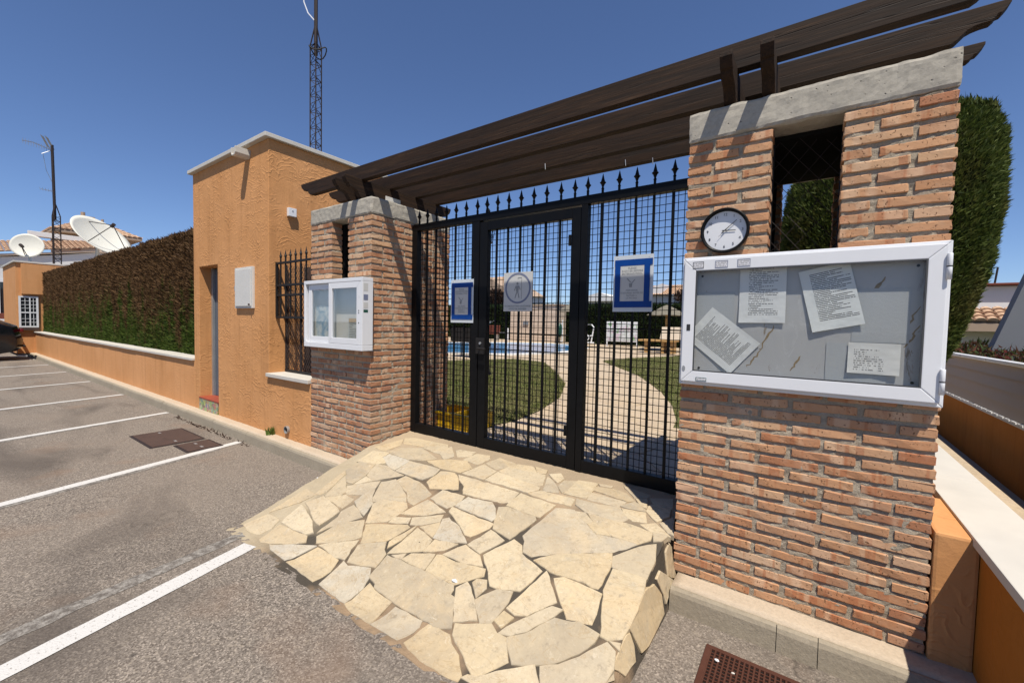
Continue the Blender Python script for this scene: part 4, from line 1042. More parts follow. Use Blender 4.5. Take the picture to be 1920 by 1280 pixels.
def sheet(nm, corner, ang, w, h, mat, label, y, curl=.006, cat='paper', grp=None):
    # a sheet hanging by its top edge: slightly curled grid, origin at bottom-left corner
    mb = MB(); nx, nz = 8, 10; sd = rng.uniform(0, 50)
    for j in range(nz+1):
        for i in range(nx+1):
            u, v = i/nx, j/nz; d = -curl*(1-v)**2*(.4+.6*abs(u-.5)*2)-.0015*mn.noise((u*4+sd, v*4, 1)); mb.v.append((u*w, d, v*h))
    for j in range(nz):
        for i in range(nx): k = j*(nx+1)+i; mb.f.append((k, k+1, k+nx+2, k+nx+1))
    o = mb.build(nm, mat, None, smooth=True, loc=(corner[0], y, corner[1])); o.rotation_euler.y = -ang
    return tag(o, label, cat, grp)
MT['p1'] = paper('print_a', 46, .205, .29, .16, .86, .86, .10, (.68, .70, .685), .14, .36, 40)
MT['p2'] = paper('print_b', 34, .20, .29, .20, .82, .95, .12, (.68, .70, .69), .17, .44, 36)
MT['p3'] = paper('print_c', 36, .205, .285, .18, .88, .93, .14, (.68, .71, .695), .13, .38, 44)
MT['p4'] = paper('print_d', 14, .172, .134, .12, .70, .80, .08, (.66, .67, .645), .2, .50, 30)
for q_, (x, z, w, h) in enumerate(((.157, 1.302, .188, .234), (-.487, 1.30, .178, .236), (.07, 1.125, .21, .17))):
    mb = MB().box(0, w, -.0004, .0004, 0, h); o = mb.build('plastic_sleeve', 'paper_blank', None, loc=(x, -.0172-.0006*q_, z))
    tag(o, {.157: 'faded blank sheet at the upper right behind the board glass', -.487: 'faded blank sheet at the left edge behind the board glass, above the slanted notice', .07: 'clouded plastic sleeve left of the small pool notice'}[x], 'paper', 'faded sheets in the wide notice board')
sheet('notice', (-.317, 1.120), math.radians(51), .205, .285, 'p1', 'printed notice slipped down at a steep slant in the left corner of the wide board', -.020, .004)
sheet('notice', (-.287, 1.380), math.radians(.5), .196, .275, 'p2', 'upright printed notice hanging from the top of the wide board', -.020, .008)
sheet('notice', (.016, 1.340), math.radians(13), .190, .285, 'p3', 'tilted printed notice in the middle of the wide board', -.022, .008)
sheet('notice', (.147, 1.167), math.radians(-.5), .173, .134, 'p4', 'small landscape notice low on the right of the wide board', -.024, .006)

# ================================================================== NOTICE BOARD ON THE LEFT PILLAR
lb = thing('notice_board', 'small white notice board with two sliding glass doors, on the left gate pillar', 'notice board', (-3.72, 0, 1.08))
x0, x1, z0, z1 = -4.205, -3.236, 1.079, 1.738
m = MB(); m.box(x0, x1, -.118, -.004, z1-.035, z1).box(x0, x1, -.118, -.004, z0, z0+.05); m.box(x0, x0+.03, -.118, -.004, z0+.05, z1-.035).box(x1-.03, x1, -.118, -.004, z0+.05, z1-.035)
m.build('case', 'pvc', lb, bevel=.004)
B('back_panel', x0+.03, x1-.03, -.03, -.006, z0+.05, z1-.035, 'white_dirty', lb)
frame('sliding_frame', -4.155, -3.725, z0+.052, z1-.037, .055, -.096, -.078, lb, 'pvc', .003)
frame('sliding_frame', -3.765, -3.268, z0+.052, z1-.037, .055, -.117, -.099, lb, 'pvc', .003)
B('pane', -4.105, -3.775, -.089, -.086, 1.18, 1.655, 'glass', lb); B('pane', -3.715, -3.318, -.110, -.107, 1.18, 1.655, 'glass', lb)
m = MB()
for z in (1.42, 1.44, 1.33): m.rev([(.006, -.1185), (.006, -.116)], (-3.287, 0, z), 8, 'y')
m.build('screw', 'ink_dark', lb)
for (z, h, mt) in ((1.615, .07, 'sign_white'), (1.535, .05, 'ring_ink'), (1.46, .055, 'sign_white'), (1.425, .025, 'green_bag')):
    B('sticker', -3.2362, -3.2350, -.104, -.058, z, z+h, mt, lb)
o = B('poster', -4.12, -3.84, -.036, -.034, 1.165, 1.495, 'map'); tag(o, 'pale blue map poster in the left half of the small notice board', 'poster')
B('poster_badge', -3.895, -3.845, -.0375, -.0362, 1.455, 1.493, 'ink_dark', o)
MT['p5'] = paper('print_e', 15, .19, .24, .08, .92, .80, .06, (.52, .54, .53), .17, .40, 18)
o = sheet('notice', (-3.568, 1.15), 0, .19, .23, 'p5', 'printed sheet with a yellowish heading in the right half of the small notice board', -.035, .002)
B('heading_band', -3.555, -3.39, -.0385, -.037, 1.335, 1.37, 'bench_wood', o)

# ================================================================== ORANGE UTILITY BUILDING
bl = thing('utility_building', 'orange stucco utility building with a white flat-roof edge beside the left pillar', 'building', (-6.36, 1.6, 0))
bx0, bx1, by1, bz = -7.50, -5.20, 2.55, 3.44
dx0, dx1, dz0, dz1 = -7.30, -6.645, .185, 2.08
m = MB().prism([(bx0, -.02), (dx0, -.02), (dx0, dz1), (dx1, dz1), (dx1, -.02), (bx1, -.02), (bx1, bz), (bx0, bz)], 0, by1)
wl = m.build('wall', 'stucco', bl, bevel=.006); B('inner_wall', dx0+.002, dx1-.002, .24, by1-.05, -.02, dz1-.002, 'hole', bl)
m = MB(); m.box(bx0-.05, bx1+.045, -.055, by1+.05, bz, bz+.05); m.build('roof_edge', 'white_marble', bl, bevel=.006)
dr = B('door', dx0+.01, dx1-.01, .185, .225, dz0, dz1-.01, 'grey_door', bl, .003)
for i in range(9): B('louvre', -6.80, -6.67, .176, .186, .43+i*.042, .452+i*.042, 'grey_door', dr, .002)
B('door_jamb', dx0, dx0+.05, .15, .184, dz0, dz1, 'steel', dr, .003); B('door_jamb', dx1-.05, dx1, .15, .184, dz0, dz1, 'steel', dr, .003)
st = B('step', dx0-.02, dx1, -.012, .18, .165, .186, 'red_tile', bl, .004)
for i in range(4): B('tile', dx0-.018+i*.165, dx0-.018+i*.165+.163, -.008, .02, .0, .163, 'azulejo', bl, .002)
rain = thing('drain_spout', 'short cream rain spout high on the front of the orange building', 'spout', (-5.82, 0, 3.3))
m = MB(); sec = [(-.045, .065), (-.045, -.005), (-.02, -.035), (.05, -.035), (.075, -.005), (.075, .065), (.06, .065), (.06, .0), (.045, -.02), (-.015, -.02), (-.03, .0), (-.03, .065)]
m.prism([(-5.72+a, 3.33+b) for a, b in sec], -.17, .0); m.build('spout', 'white_marble', rain, bevel=.003)
mc = thing('meter_cabinet', 'white metal meter cabinet on the front of the orange building beside the door', 'cabinet', (-5.79, 0, 1.5))
B('cabinet_box', -6.03, -5.55, -.03, 0, 1.475, 1.985, 'white_dirty', mc, .003); dd = B('cabinet_door', -6.005, -5.575, -.042, -.0305, 1.50, 1.96, 'white_dirty', mc, .004)
MB().rev([(.012, -.055), (.012, -.04)], (-5.60, 0, 1.52), 12, 'y').build('cabinet_lock', 'rust', dd); B('cabinet_hinge', -6.05, -6.03, -.03, -.01, 1.70, 1.76, 'steel', mc, .002)
al = thing('alarm_box', 'small white box with its shadow high on the side wall of the orange building', 'box', (-5.2, .26, 2.6))
B('box_body', -5.199, -5.15, .21, .305, 2.59, 2.69, 'pvc', al, .004); MB().rev([(.008, 0), (.008, .004)], (-5.15, .257, 2.655), 10, 'x').build('box_lens', 'steel', al)
pp = thing('drain_pipe_end', 'grey plastic pipe end sticking out low on the orange wall', 'pipe', (-4.76, 0, .1))
m = MB(); n = 20
for (rr, y) in ((.042, -.028), (.042, .01), (.036, .01), (.036, -.028)): m.v += [(-4.76+rr*math.cos(2*PI*i/n), y, .105+rr*math.sin(2*PI*i/n)) for i in range(n)]
for k in range(4): m.f += [(k*n+i, k*n+(i+1) % n, ((k+1) % 4)*n+(i+1) % n, ((k+1) % 4)*n+i) for i in range(n)]
m.build('pipe', 'steel', pp, smooth=False); MB().rev([(.036, -.006), (.036, .005)], (-4.76, 0, .105), 20, 'y').build('pipe_bore', 'hole', pp)

# low wall and window grille between building and pillar
lw = thing('low_wall', 'low orange wall with a white sill between the building and the left pillar', 'wall', (-4.75, .1, 0))
B('wall', bx1+.0005, -4.286, 0.0, .42, -.02, .668, 'stucco', lw, .004); B('sill', bx1-.012, -4.288, -.035, .30, .670, .712, 'white_marble', lw, .005)
gr = thing('window_grille', 'rusty black spear-topped grille above the white sill left of the brick pillar', 'grille', (-4.75, .1, .72))
for z in (2.005, 1.745, 1.63, 1.37): B('rail', bx1+.005, -4.29, .075, .095, z-.012, z+.012, 'black_dull', gr, .002)
B('post', bx1+.004, bx1+.03, .073, .097, 1.37, 2.02, 'black_dull', gr, .002)
for i in range(8):
    x = -5.09+i*.112
    if x > -4.3: break
    b = MB().box(x-.007, x+.007, .078, .092, 1.382, 2.05).build('bar', 'black_dull', gr)
    MB().rev([(.007, 2.05), (.015, 2.085), (.009, 2.10), (.001, 2.15)], (x, .085, 0), 6).build('spear_tip', 'black_dull', b)
for x in (-5.185, -4.85, -4.5): B('post', x, x+.022, .18, .202, .715, 2.0, 'mast', gr, .002)
B('rail', bx1+.01, -4.29, .179, .203, .72, .745, 'black_dull', gr, .002)
g = MB(); s = .062
for k in range(-16, 40):
    for sg in (1, -1):
        za = .72+k*s; pts = []
        for i in range(31):
            x = -5.19+.89*i/30; z = za+sg*(x+5.19)*1.45
            if .73 < z < 1.99: pts.append((x, .192+sg*.002, z))
        if len(pts) > 1: g.tube([pts[0], pts[-1]], .0026, 4)
stuff(g.build('lattice', 'mast', gr))
B('backing_wall', bx1+.002, -4.288, .425, .50, -.02, 2.0, 'rust', lw)

# perimeter wall with coping, and the hedge behind it
pw = thing('perimeter_wall', 'long low orange wall with a white coping running off to the left', 'wall', (-14.7, .1, 0))
B('wall', -22.0, bx0-.001, 0.0, .22, -.02, .70, 'stucco_soft', pw, .004)
for i in range(15):
    xa = bx0-.002-i*.966; B('coping_slab', xa-.963, xa, -.035+rng.uniform(-.004, .004), .20, .702, .738+rng.uniform(-.002, .004), 'white_marble', pw, .004)

def tuft_cloud(P, Nrm, size, spread=.6, up=.35):
    n = len(P); d = Nrm+nr.normal(0, spread, (n, 3)); d[:, 2] += up; d /= np.linalg.norm(d, axis=1)[:, None]
    a = np.cross(d, nr.normal(0, 1, (n, 3))); a /= np.linalg.norm(a, axis=1)[:, None]
    L = size*nr.uniform(.6, 1.5, n)[:, None]; w = L*nr.uniform(.10, .22, n)[:, None]
    V = np.zeros((n, 3, 3)); V[:, 0] = P-a*w; V[:, 1] = P+a*w; V[:, 2] = P+d*L
    return V
def bumpf(P, f, amp):
    return amp*np.array([mn.noise(Vector(p)*f) for p in P])
def hedge(name, label, x0, x1, y0, y1, z0, top, faces, dens, size, leafm, corem, core_in=.05, amp=.05, grp=None):
    root = thing(name, label, 'hedge', ((x0+x1)/2, (y0+y1)/2, z0), grp)
    nx = max(2, int((x1-x0)/.25)); mb = MB()
    xs = [x0+core_in+(x1-x0-2*core_in)*i/nx for i in range(nx+1)]
    for x in xs: t = top(x)-core_in-.02; mb.v += [(x, y0+core_in, z0), (x, y0+core_in, t), (x, y1-core_in, t), (x, y1-core_in, z0)]
    for i in range(nx): mb.f += [(4*i+j, 4*i+4+j, 4*i+4+(j+1) % 4, 4*i+(j+1) % 4) for j in range(4)]
    mb.f += [(0, 1, 2, 3), (4*nx+3, 4*nx+2, 4*nx+1, 4*nx)]
    mb.build('stem_mass', corem, root)
    Vs = []
    for fc in faces:
        if fc in 'fb':
            A = (x1-x0)*(top((x0+x1)/2)-z0); n = int(A*dens); X = nr.uniform(x0, x1, n); T = np.array([top(x) for x in X]); Z = z0+(T-z0)*nr.uniform(0, 1, n); Y = np.full(n, y0 if fc == 'f' else y1); N = np.tile([0, -1.0 if fc == 'f' else 1.0, 0], (n, 1))
        elif fc == 't':
            n = int((x1-x0)*(y1-y0)*dens); X = nr.uniform(x0, x1, n); Z = np.array([top(x) for x in X]); Y = nr.uniform(y0, y1, n); N = np.tile([0, 0, 1.0], (n, 1))
        else:
            xx = x0 if fc == 'l' else x1; n = int((y1-y0)*(top(xx)-z0)*dens); Y = nr.uniform(y0, y1, n); Z = nr.uniform(z0, top(xx), n); X = np.full(n, xx); N = np.tile([-1.0 if fc == 'l' else 1.0, 0, 0], (n, 1))
        P = np.stack([X, Y, Z], 1); b = bumpf(P, 3.2, amp)+bumpf(P*np.array([1, 1, .3]), 7.0, amp*.5); P = P+N*(b-nr.uniform(0, .05, n)-.02)[:, None]
        Vs.append(tuft_cloud(P, N, size, .5, .95))
    stuff(tris('foliage', np.concatenate(Vs), leafm, root))
    return root
def ltop(x): return 2.76+.035*mn.noise((x*1.1, 0, 0))
hedge('hedge', 'tall clipped hedge, brown above and green below, behind the low orange wall', -22.0, -7.55, .20, 1.1, .70, ltop, 'ftl', 4200, .06, 'leaf_hedge', 'leaf_core_brown', .06, .035)
# clipped cypress block right of the right pillar: narrow at the foot, rounded on top
def cypress():
    root = thing('cypress', 'dark clipped cypress rising behind the right-hand pillar', 'tree', (.52, 3.2, -.1))
    zs = [-.1, .4, .8, 1.17, 1.52, 1.95, 2.42, 2.82, 3.06, 3.21, 3.31, 3.36]
    rx = [.78, .86, .94, 1.08, 1.20, 1.29, 1.345, 1.345, 1.325, 1.28, 1.18, .92]     # right-hand outline
    lx = [.10, .0, -.08, -.15, -.22, -.28, -.30, -.22, -.08, .06, .20, .42]           # left-hand outline
    def wid(Z): return np.interp(Z, zs, lx), np.interp(Z, zs, rx)
    mb = MB(); K = 22; n = 24
    for k in range(K+1):
        z = -.1+3.42*k/K; l, r_ = wid(z); c, h = (l+r_)/2, (r_-l)/2-.05
        for j in range(n):
            a = 2*PI*j/n; mb.v.append((c+h*math.copysign(abs(math.cos(a))**.8, math.cos(a)), 3.2+.72*(h/.85)*math.copysign(abs(math.sin(a))**.8, math.sin(a)), z))
    for k in range(K):
        for j in range(n): mb.f.append((k*n+j, k*n+(j+1) % n, (k+1)*n+(j+1) % n, (k+1)*n+j))
    mb.f += [tuple(range(n)), tuple(K*n+j for j in range(n))]
    mb.build('stem_mass', 'leaf_core', root)
    n = 170000; Z = nr.uniform(-.1, 3.36, n); A = nr.uniform(0, 2*PI, n); L, R_ = wid(Z); c = (L+R_)/2; h = (R_-L)/2
    ca, sa = np.cos(A), np.sin(A); P = np.stack([c+h*np.sign(ca)*np.abs(ca)**.8, 3.2+.76*(h/.85)*np.sign(sa)*np.abs(sa)**.8, Z], 1); N = np.stack([ca, sa, np.full(n, .12)], 1)
    b = bumpf(P*np.array([1, 1, .3]), 7.0, .030); P += N*(b-nr.uniform(0, .045, n))[:, None]
    V = tuft_cloud(P, N, .036, .5, .9)
    n2 = 16000; rr = np.sqrt(nr.uniform(0, 1, n2)); a = nr.uniform(0, 2*PI, n2); P2 = np.stack([.68+rr*.62*np.cos(a), 3.2+rr*.55*np.sin(a), 3.37-.07*rr**2+nr.normal(0, .012, n2)], 1)
    V2 = tuft_cloud(P2, np.tile([0, 0, 1.0], (n2, 1)), .04, .45, .6)
    stuff(tris('foliage', np.concatenate([V, V2]), 'leaf_cypress', root))
    MB().tube([(.45, 3.2, -.25), (.45, 3.2, .3)], .07, 8).build('trunk', 'mast', root)
cypress()

# ================================================================== RIGHT-HAND WALLS
rw = thing('side_wall', 'low ochre wall with a broad white coping right of the clock pillar', 'wall', (.69, .0, 0))
B('wall', .592, .775, -3.2, 2.3, -.25, .508, 'stucco_deep', rw, .006)
for a, b in ((-3.2, -1.9), (-1.897, -.6), (-.597, .9), (.903, 2.3)): B('coping_slab', .568, .800, a, b, .510, .548, 'white_marble', rw, .004)
B('infill', .459, .5915, -.006, .50, -.02, .535, 'stucco', rw, .012)
struct(raw('bounce_ground', [(.77, -3.2, -.10), (1.62, -3.2, -.10), (1.62, 9.5, -.10), (.77, 9.5, -.10)], [(0, 1, 2, 3)], 'pavers'))  # added unseen pale strip, bounces sunlight onto the shaded boundary wall
nw = thing('neighbour_wall', 'shaded ochre boundary wall under the slatted cream railing at the right edge', 'wall', (1.7, 4, 0))
B('wall', 1.60, 1.80, -1.0, 9.5, -.3, .505, 'stucco_deep', nw, .006)
nf = thing('louvre_fence', 'cream slatted railing with a white top rail on the ochre boundary wall', 'fence', (1.7, 4, .51))
B('top_rail', 1.57, 1.66, -1, 9.5, 1.055, 1.09, 'pvc', nf, .006); B('bottom_rail', 1.585, 1.66, -1, 9.5, .508, .53, 'white_marble', nf, .004)
for k in range(4):
    m = MB(); za = .535+k*.13; m.prism([(1.60, za), (1.612, za), (1.652, za+.125), (1.640, za+.125)], -1, 9.5); m.v = [(v[0], v[1], v[2]) for v in m.v]
    m.build('slat', 'louvre', nf)
for i in range(46):
    y = 2.0+i*.155; m = MB(); m.box(1.588, 1.60, y, y+.12, .531, .545); m.build('clip', 'pvc', nf)
pb = thing('planter_shrub', 'low red and green leafy shrub behind the cream railing', 'shrub', (2.1, 5, .6))
n = 9000; P = np.stack([nr.uniform(1.72, 2.5, n), nr.uniform(1.5, 9, n), nr.uniform(.7, 1.16, n)], 1); P[:, 2] += .12*np.array([mn.noise(Vector(p)*2.3) for p in P]); stuff(tris('foliage', tuft_cloud(P, np.tile([0, -.3, 1.0], (n, 1)), .07, .9, .2), 'leaf_red', pb))
m = MB()
for i in range(14): m.tube([(2.1, 1.8+i*.5, .3), (2.1+rng.uniform(-.15, .15), 1.8+i*.5, .9)], .012, 5)
m.build('stems', 'mast', pb)
# ================================================================== FAR LEFT: kiosk, dishes, masts, houses, car
kb = thing('corner_kiosk', 'small orange building with a white lattice window at the far end of the wall', 'building', (-23.4, 1.2, 0))
B('wall', -25.4, -22.0, -.42, 3.0, -.02, 3.08, 'stucco_soft', kb, .006); B('roof_edge', -25.45, -21.94, -.47, 3.05, 3.082, 3.14, 'white_marble', kb, .006)
B('upper_band', -22.0005, -21.90, -.30, 3.0, 2.02, 3.05, 'stucco_soft', kb, .006)
wn_ = B('window', -22.0005, -21.97, -.36, .07, .90, 1.93, 'dark_glass', kb)
m = MB()
for (ya, yb, za, zb) in ((-.37, -.32, .88, 1.95), (.03, .08, .88, 1.95), (-.319, .029, .88, .93), (-.319, .029, 1.90, 1.95), (-.319, .029, 1.37, 1.41), (-.13, -.10, .931, 1.369), (-.13, -.10, 1.411, 1.899)): m.box(-21.99, -21.94, ya, yb, za, zb)
for z in (1.53, 1.65, 1.78, 1.05, 1.17): m.box(-21.985, -21.95, -.319, .029, z, z+.012)
for y in (-.23, -.04): m.box(-21.984, -21.951, y, y+.012, .93, 1.90)
m.build('window_frame', 'pvc', wn_)
B('window_sill', -22.0, -21.92, -.42, .09, .78, .865, 'rust', kb, .004)

def dish(name, label, c, dirv, R, depth, feed, post):
    root = thing(name, label, 'satellite dish', (c[0], c[1], c[2]-R)); d = Vector(dirv).normalized(); q = d.to_track_quat('Z', 'Y').to_matrix()
    def P(v): return tuple(Vector(c)+q @ Vector(v))
    mb = MB(); n = 40; K = 8
    for sgn, off in ((1, 0), (1, -.03)):
        for k in range(K+1):
            r = R*max(.02, k/K)
            for j in range(n): a = 2*PI*j/n; mb.v.append(P((r*math.cos(a), r*math.sin(a), depth*(r/R)**2+off)))
    for s in (0, 1):
        o = s*(K+1)*n
        for k in range(K):
            for j in range(n): mb.f.append((o+k*n+j, o+k*n+(j+1) % n, o+(k+1)*n+(j+1) % n, o+(k+1)*n+j))
    o = (K+1)*n
    for j in range(n): mb.f.append((K*n+j, K*n+(j+1) % n, o+K*n+(j+1) % n, o+K*n+j))
    mb.build('reflector', 'dish', root, smooth=True)
    mb = MB(); fp = Vector(feed)
    for a in ((90, 210, 330) if R > 1 else (270, 262)):
        mb.tube([P((R*.8*math.cos(math.radians(a)), R*.8*math.sin(math.radians(a)), depth*.64)), P(fp)], .018 if R > 1 else .012, 5)
    mb.build('feed_arm', 'mast', root)
    MB().tube([P(fp-Vector((0, 0, .10))), P(fp+Vector((0, 0, .08)))], .07 if R > 1 else .05, 10).build('feed_horn', 'mast', root)
    MB().tube([P((0, 0, -.05)), (c[0]+post[0], c[1]+post[1], c[2]-R*.7), (c[0]+post[0], c[1]+post[1], post[2])], .06 if R > 1 else .04, 8).build('mounting_post', 'steel', root)
dish('satellite_dish', 'large white satellite dish tilted to the sky behind the hedge', (-26.0, 2.38, 4.72), (.66, .38, .65), 1.12, .26, (0, 0, .95), (-.3, .0, 0.2))
dish('satellite_dish', 'small oval white satellite dish on the corner kiosk roof', (-22.9, -.03, 3.76), (.92, -.34, .22), .43, .07, (-.06, -.12, .34), (-.12, .06, 3.14))

def lattice_mast(root, x, y, z0, z1, half, r, step, mat='mast'):
    legs = [(x+half*math.cos(a), y+half*math.sin(a)) for a in (math.radians(90), math.radians(210), math.radians(330))]
    for lx, ly in legs: MB().tube([(lx, ly, z0), (lx, ly, z1), (x+(lx-x)*.15, y+(ly-y)*.15, z1+half*3.2)], r, 6).build('leg', mat, root)
    m = MB(); z = z0
    while z < z1-.01:
        for k in range(3):
            a, b = legs[k], legs[(k+1) % 3]; zz = min(z1, z+step)
            m.tube([(*a, z), (*b, (z+zz)/2), (*a, zz)], r*.55, 4); m.tube([(*a, z), (*b, z)], r*.5, 4)
        z += step
    m.build('bracing', mat, root)
am = thing('radio_mast', 'tall rusty lattice radio mast rising above the orange building', 'mast', (-6.82, 1.5, 3.45))
lattice_mast(am, -6.82, 1.5, 3.49, 5.86, .098, .011, .26)
MB().tube([(-6.82, 1.5, 5.7), (-6.82, 1.5, 9.5)], .030, 8).build('pole', 'mast', am)
m = MB(); pts = [(-6.76+.13*math.cos(a), 1.5+.13*math.sin(a), 5.75+.06*math.sin(2*a)) for a in [i*2*PI/16 for i in range(17)]]; m.tube(pts, .010, 5, False); m.build('cable_loop', 'rubber', am)
m = MB(); m.tube([(-6.83, 1.48, 6.25), (-6.99, 1.46, 6.42), (-7.08, 1.44, 6.62), (-7.12, 1.44, 7.0)], .009, 5); m.build('white_cable', 'pvc', am)
tm = thing('antenna_mast', 'slim mast with television antennas behind the corner kiosk', 'mast', (-30, 1.6, 0))
lattice_mast(tm, -30, 1.61, 0, 6.1, .17, .022, .45)
MB().tube([(-30, 1.6, 5.9), (-30, 1.56, 9.45)], .055, 8).build('pole', 'mast', tm)
yg = MB(); yg.tube([(-30, 1.56, 9.2), (-29.6, .9, 9.25), (-29.3, .55, 9.15)], .018, 5)
for i in range(11): u = i/10; c = Vector((-29.95, 1.45, 9.2)).lerp(Vector((-29.3, .57, 9.15)), u); yg.tube([c+Vector((0, 0, -.12)), c+Vector((0, 0, .12))], .007, 4)
yg.build('yagi_antenna', 'silver', tm)
m = MB()
for dy in (0, .14): 
    for k in range(4): m.tube([(-30, 1.55-dy+.03*k, 9.3-.02*k), (-29.9, 1.32-dy+.03*k, 9.78-.02*k)], .012, 4)
m.tube([(-30, 1.55, 9.2), (-29.9, 1.2, 8.9)], .012, 4); m.tube([(-29.95, 1.25, 8.95), (-30, 1.35, 8.2), (-30, 1.56, 7.6)], .008, 4)
m.build('reflector_grid', 'silver', tm)
m = MB(); m.tube([(-30, 1.58, 7.25), (-29.9, 1.15, 7.25)], .014, 5)
for i in range(5): y = 1.5-.09*i; m.tube([(-29.95, y, 7.2), (-29.95, y-.02, 7.34)], .006, 4)
m.build('small_antenna', 'silver', tm)

def tile_roof(parent, p00, p10, p01, p11, cols, rows, r=.10, name='roof_tile', mat='tiles'):
    # barrel tiles in columns from eave (p00-p10) to ridge (p01-p11)
    a, b, c, d = map(Vector, (p00, p10, p01, p11)); nrm = (b-a).cross(c-a).normalized()
    if nrm.z < 0: nrm = -nrm
    m = MB()
    for i in range(cols):
        u = (i+.5)/cols; e = a.lerp(b, u); f = c.lerp(d, u); ax = (b-a).normalized()
        for j in range(rows):
            q0 = e.lerp(f, j/rows); q1 = e.lerp(f, (j+1.12)/rows); h = rng.uniform(0, .02); vs = []
            for k, (q, sc_) in enumerate(((q0, 1.0), (q1, .85))):
                for s in range(6):
                    an = PI*s/5; vs.append(q+ax*(math.cos(an)*r*sc_)+nrm*(math.sin(an)*r*sc_*.75+h+(0.03 if k == 0 else 0)))
            m.add(vs, [(s, s+1, 7+s, 6+s) for s in range(5)]+[(0, 1, 2, 3, 4, 5)])
    return stuff(m.build(name, mat, parent))
# white house with tiled roofs, far left
h1 = thing('house', 'white house with a tiled roof behind the corner kiosk', 'house', (-38, 3, 0))
B('wall', -44, -36.2, -1.2, 9, -.1, 4.15, 'white_wall', h1, .02)
m = MB(); m.prism([(-1.9, 4.15), (2.6, 5.0), (4.2, 5.42), (9.6, 4.5), (9.6, 4.35), (4.2, 5.25), (-1.9, 4.0)], -44.5, -36.0, 'yz'); m.build('roof_slab', 'pink_wall', h1)
MB().prism([(-1.2, 4.0), (9, 4.0), (9, 4.42), (4.2, 5.24), (2.6, 4.84), (-1.2, 4.12)], -36.35, -36.15, 'yz').build('gable', 'white_wall', h1)
tile_roof(h1, (-35.95, -1.8, 4.2), (-35.95, 4.2, 5.45), (-38.5, -1.8, 5.1), (-38.5, 4.2, 6.1), 26, 8, .12)
tile_roof(h1, (-35.95, 9.4, 4.5), (-35.95, 4.3, 5.4), (-38.5, 9.4, 5.0), (-38.5, 4.3, 6.0), 22, 8, .12)
B('balustrade', -38.7, -38.5, 1.6, 5.6, 6.05, 6.35, 'white_wall', h1, .02)
w = B('window', -36.2, -36.15, .25, .85, .9, 3.05, 'dark_glass', h1)
m = MB()
for y in (.22, .50, .82): m.box(-36.16, -36.08, y, y+.07, .85, 3.1)
m.box(-36.16, -36.08, .29, .82, 3.05, 3.15).box(-36.16, -36.08, .29, .82, .85, .92); m.build('window_frame', 'pvc', w)
B('porch_rail', -34.6, -34.4, -1.5, 1.2, 1.05, 1.35, 'red_wood', h1, .02); B('porch_wall', -34.7, -34.3, -1.5, 1.2, -.1, 1.04, 'white_wall', h1, .02)
h2 = thing('house', 'tan tower house with a pyramid tiled roof behind the big dish', 'house', (-42, 5, 0))
B('wall', -44.2, -40.4, 3.25, 6.75, 0, 6.85, 'tan_wall', h2, .02)
ap = Vector((-42.3, 5.0, 8.1)); cs = [Vector(p) for p in ((-39.9, 2.75, 6.85), (-39.9, 7.25, 6.95), (-44.7, 7.25, 6.9), (-44.7, 2.75, 6.9))]
m = MB(); m.add([*cs, ap, *[c-Vector((0, 0, .16)) for c in cs]], [(0, 1, 4), (1, 2, 4), (2, 3, 4), (3, 0, 4), (0, 5, 6, 1), (1, 6, 7, 2), (2, 7, 8, 3), (3, 8, 5, 0), (5, 8, 7, 6)]); m.build('roof', 'tan_wall', h2)
for i in range(4):
    a, b = cs[i], cs[(i+1) % 4]; tile_roof(h2, a, b, a.lerp(ap, .93), b.lerp(ap, .93), 16, 8, .13)
w = B('window', -40.4, -40.35, 3.75, 4.05, 5.8, 6.5, 'hole', h2); B('window_surround', -40.38, -40.33, 3.68, 4.12, 5.70, 5.79, 'red_wood', w)
m = MB(); m.box(-42.6, -42.2, 4.8, 5.2, 7.8, 8.35); m.tube([(-42.3, 4.6, 7.9), (-42.3, 4.6, 8.6)], .12, 8); m.tube([(-42.3, 5.6, 7.8), (-42.3, 5.6, 8.3)], .08, 8); m.build('chimney', 'tan_wall', h2)

# parked car, nose to the road, tail to the wall
car = thing('parked_car', 'black car parked at the far left, tail towards the orange wall', 'car', (-23.1, -2.4, ZR))
def lathe_body(prof, x0, x1, tuck):
    mb = MB(); K = 6; n = len(prof); cyz = (sum(p[0] for p in prof)/n, sum(p[1] for p in prof)/n)
    for k in range(K+1):
        u = k/K; x = x0+(x1-x0)*u; e = abs(u-.5)*2; s = 1-tuck*e**4
        for (y, z) in prof: mb.v.append((x, cyz[0]+(y-cyz[0])*s, z if z < .5 else .5+(z-.5)*(1-tuck*1.3*e**4)))
    for k in range(K):
        for j in range(n): mb.f.append((k*n+j, k*n+(j+1) % n, (k+1)*n+(j+1) % n, (k+1)*n+j))
    mb.f += [tuple(range(n)), tuple(K*n+j for j in range(n))]
    return mb
prof = [(-4.55, .12), (-.62, .10), (-.34, .16), (-.20, .30), (-.19, .52), (-.26, .78), (-.30, .96), (-.50, 1.06), (-.95, 1.30), (-1.5, 1.42), (-2.3, 1.42), (-3.0, 1.22), (-3.4, .98), (-4.2, .88), (-4.6, .70), (-4.66, .40)]
lathe_body(prof, -24.0, -22.2, .10).build('body', 'car', car, smooth=True, bevel=.02)
MB().prism([(-.78, 1.0), (-1.02, 1.22), (-1.55, 1.35), (-2.25, 1.35), (-2.85, 1.16), (-3.05, 1.0)], -22.215, -22.225).build('side_window', 'dark_glass', car)
B('tail_light', -22.6, -22.19, -.30, -.235, .78, .88, 'red_light', car, .01); B('tail_light', -24.0, -23.6, -.30, -.235, .78, .88, 'red_light', car, .01)
B('plate', -23.35, -22.85, -.20, -.185, .45, .56, 'sign_white', car); B('bumper_strip', -23.9, -22.3, -.225, -.19, .30, .36, 'rubber', car, .01)
